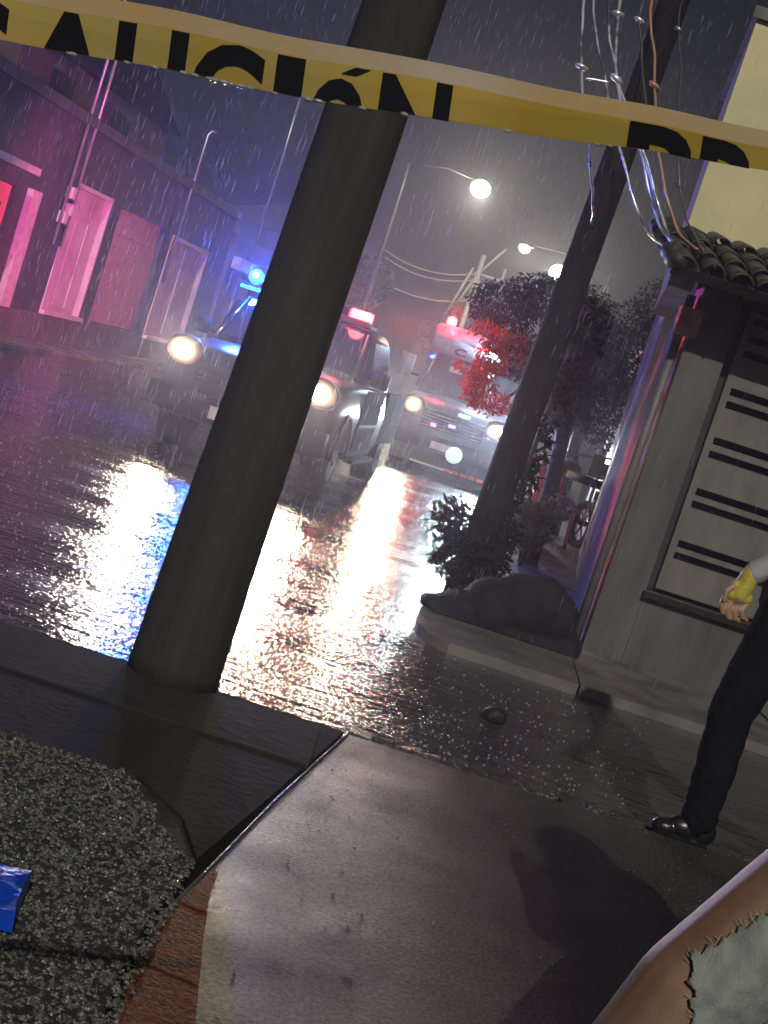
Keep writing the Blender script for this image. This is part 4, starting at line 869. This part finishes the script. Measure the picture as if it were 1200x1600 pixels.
def surf_y(x, z):
    best = 9
    for (a, b, ra, rb) in zip(AX, AX[1:], AR, AR[1:]):
        d = Vector((b.x-a.x, b.z-a.z)); t = max(0, min(1, ((x-a.x)*d.x+(z-a.z)*d.y)/d.length_squared))
        q = a.lerp(b, t); s = math.hypot(x-q.x, z-q.z); r_ = ra+(rb-ra)*t
        best = min(best, q.y - math.sqrt(max(r_*r_-s*s, 0)) + max(0, s-r_)*.6)
    return best
# the shorts' leg: top hem line A-B runs along the thigh, side slit A-C runs down; ragged edges
A_, B_, C_ = Vector((.638, .575)), Vector((.76, .71)), Vector((.700, .40))
mb = MB(); NU, NV = 46, 40; rn = random.Random(5); rag = [rn.uniform(-1, 1)*.0045 + .004*math.sin(i*.9) for i in range(60)]
def den(a, b):
    top = A_.lerp(B_, a) ; bot = C_ + Vector((.16*a, -.03*a))
    q = top.lerp(bot, b)
    if a == 0: q = q + Vector((rag[int(b*NV) % 60]*1.0, rag[(int(b*NV)*3) % 60]*.4))
    if b == 0: q = q + Vector((rag[(int(a*NU)*7) % 60]*.3, rag[int(a*NU) % 60]))
    wr = .004*mnoise.noise(Vector((q.x*22, q.y*34, 0))) + .003*mnoise.noise(Vector((q.x*60, q.y*50, 3)))
    lift = .010 + .006*(1-min(1, a*5))*0 + wr
    return (q.x, surf_y(q.x, q.y) - lift, q.y)
mb.grid(den, NU, NV)
sh_ = local(mb, pc).build('shorts', M_den, bo, True, False); sm = sh_.modifiers.new('thick', 'SOLIDIFY'); sm.thickness = .004; sm.offset = 1
# loose threads along the frayed edges
mb = MB()
for k in range(36):
    if rn.random() < .6: q = A_.lerp(B_, rn.random()); d = Vector((-.5, .5))
    else: q = A_.lerp(C_, rn.random()*.9); d = Vector((-1, .0))
    L_ = rn.uniform(.004, .011); d = (d + Vector((rn.uniform(-.8, .8), rn.uniform(-.8, .8)))).normalized()*L_
    P = [Vector((q.x+d.x*t, surf_y(q.x+d.x*t, q.y+d.y*t)-.008, q.y+d.y*t)) for t in (-.3, .4, 1)]
    mb.tube(P, .0005, 4)
local(mb, pc).build('loose_threads', mat('white_thread', (.5, .5, .45), .8), sh_)
hp_ = caps([((1.04, 2.34, .90), (1.05, 2.35, .97), .165, .155), ((1.12, 2.4, .85), (1.15, 2.46, .62), .12, .115)]); remeshed('shorts_seat', local(hp_, pc), .012, M_den, bo, 3)
tp_ = caps([((1.10, 2.36, 1.0), (1.08, 2.35, 1.22), .25, .22), ((1.08, 2.35, 1.22), (1.05, 2.34, 1.36), .21, .12), ((.96, 2.27, 1.30), (1.16, 2.42, 1.30), .12, .12), ((.93, 2.25, 1.3), (.86, 2.16, 1.12), .10, .09), ((1.03, 2.32, 1.4), (1.03, 2.31, 1.53), .13, .135)]); remeshed('shadow_cape', local(tp_, pc), .012, M_black, bo, 3)  # unseen loose cape, added to broaden the companion's cast shadow
hr = MB(); hr.ball((1.025, 2.30, 1.56), .105, 3, (.92, 1, 1.08)); hr.ball((1.06, 2.26, 1.66), .05, 3); local(hr, pc).build('hair', M_hair, bo, True)

# ------------------------------------------------------------------ rain
def M_water():
    m = bpy.data.materials.new('rain_water'); m.use_nodes = True; nt = m.node_tree; b = nt.nodes['Principled BSDF']
    b.inputs['Base Color'].default_value = (.85, .88, .92, 1); b.inputs['Roughness'].default_value = .12; b.inputs['Alpha'].default_value = .5
    t = nt.nodes.new('ShaderNodeBsdfTranslucent'); t.inputs[0].default_value = (.8, .8, .85, 1); tr_ = nt.nodes.new('ShaderNodeBsdfTransparent')
    mx = nt.nodes.new('ShaderNodeMixShader'); mx.inputs[0].default_value = .5; nt.links.new(b.outputs[0], mx.inputs[1]); nt.links.new(t.outputs[0], mx.inputs[2])
    m2 = nt.nodes.new('ShaderNodeMixShader'); m2.inputs[0].default_value = .35; nt.links.new(mx.outputs[0], m2.inputs[2]); nt.links.new(tr_.outputs[0], m2.inputs[1]); m2.inputs[0].default_value = .5
    nt.links.new(m2.outputs[0], nt.nodes['Material Output'].inputs[0]); return m
MW = M_water()
rn = random.Random(12); vs, fs = [], []
def drop(x, y, z, r, L, lx=0):
    i = len(vs); vs.extend([(x, y, z-L/2), (x+lx+r, y, z), (x+lx, y+r, z), (x+lx-r, y, z), (x+lx, y-r, z), (x+2*lx, y, z+L/2)])
    for k in range(4): fs.extend([(i, i+1+(k+1) % 4, i+1+k), (i+5, i+1+k, i+1+(k+1) % 4)])
for _ in range(11000):
    y = 8.5 + 17*rn.random()**1.1; x = rn.uniform(-.42, .36)*y; z = -.08 + rn.random()**1.3*(1.4+.42*y)
    drop(x, y, z, rn.uniform(.0007, .0014)*(1+y*.03), rn.uniform(.03, .11)*(1+y*.04), .001)
me = bpy.data.meshes.new('falling_rain'); me.from_pydata(vs, [], fs); me.materials.append(MW); tag(link('falling_rain', me), 'falling raindrops caught in the headlights over the street', 'rain', kind='stuff')
vs, fs = [], []
for _ in range(3800):
    y = 5.5 + 11*rn.random()**1.4; x = rn.uniform(-.42, .22)*y; h = rn.random()**2*.07
    if .33 < x and y > 7.6: continue
    r_ = rn.uniform(.002, .0065); drop(x, y, -.098+h+r_, r_, r_*2.4)
me = bpy.data.meshes.new('rain_splashes'); me.from_pydata(vs, [], fs); me.materials.append(MW); tag(link('rain_splashes', me), 'tiny splash droplets leaping off the wet road', 'rain', kind='stuff')

# ------------------------------------------------------------------ haze: one closed box of even, thin, wet air
mb = MB(); mb.box(-130, 130, -40, 230, -1.1, 11.5)
mh = bpy.data.materials.new('wet_air'); mh.use_nodes = True; nt = mh.node_tree; nt.nodes.remove(nt.nodes['Principled BSDF'])
pv = nt.nodes.new('ShaderNodeVolumePrincipled'); pv.inputs['Color'].default_value = (.8, .78, .95, 1); pv.inputs['Density'].default_value = .0044; pv.inputs['Anisotropy'].default_value = .78
nt.links.new(pv.outputs[0], nt.nodes['Material Output'].inputs['Volume'])
hz = mb.build('haze', mh); tag(hz, 'thin rainy haze filling the night street', 'haze', kind='stuff')
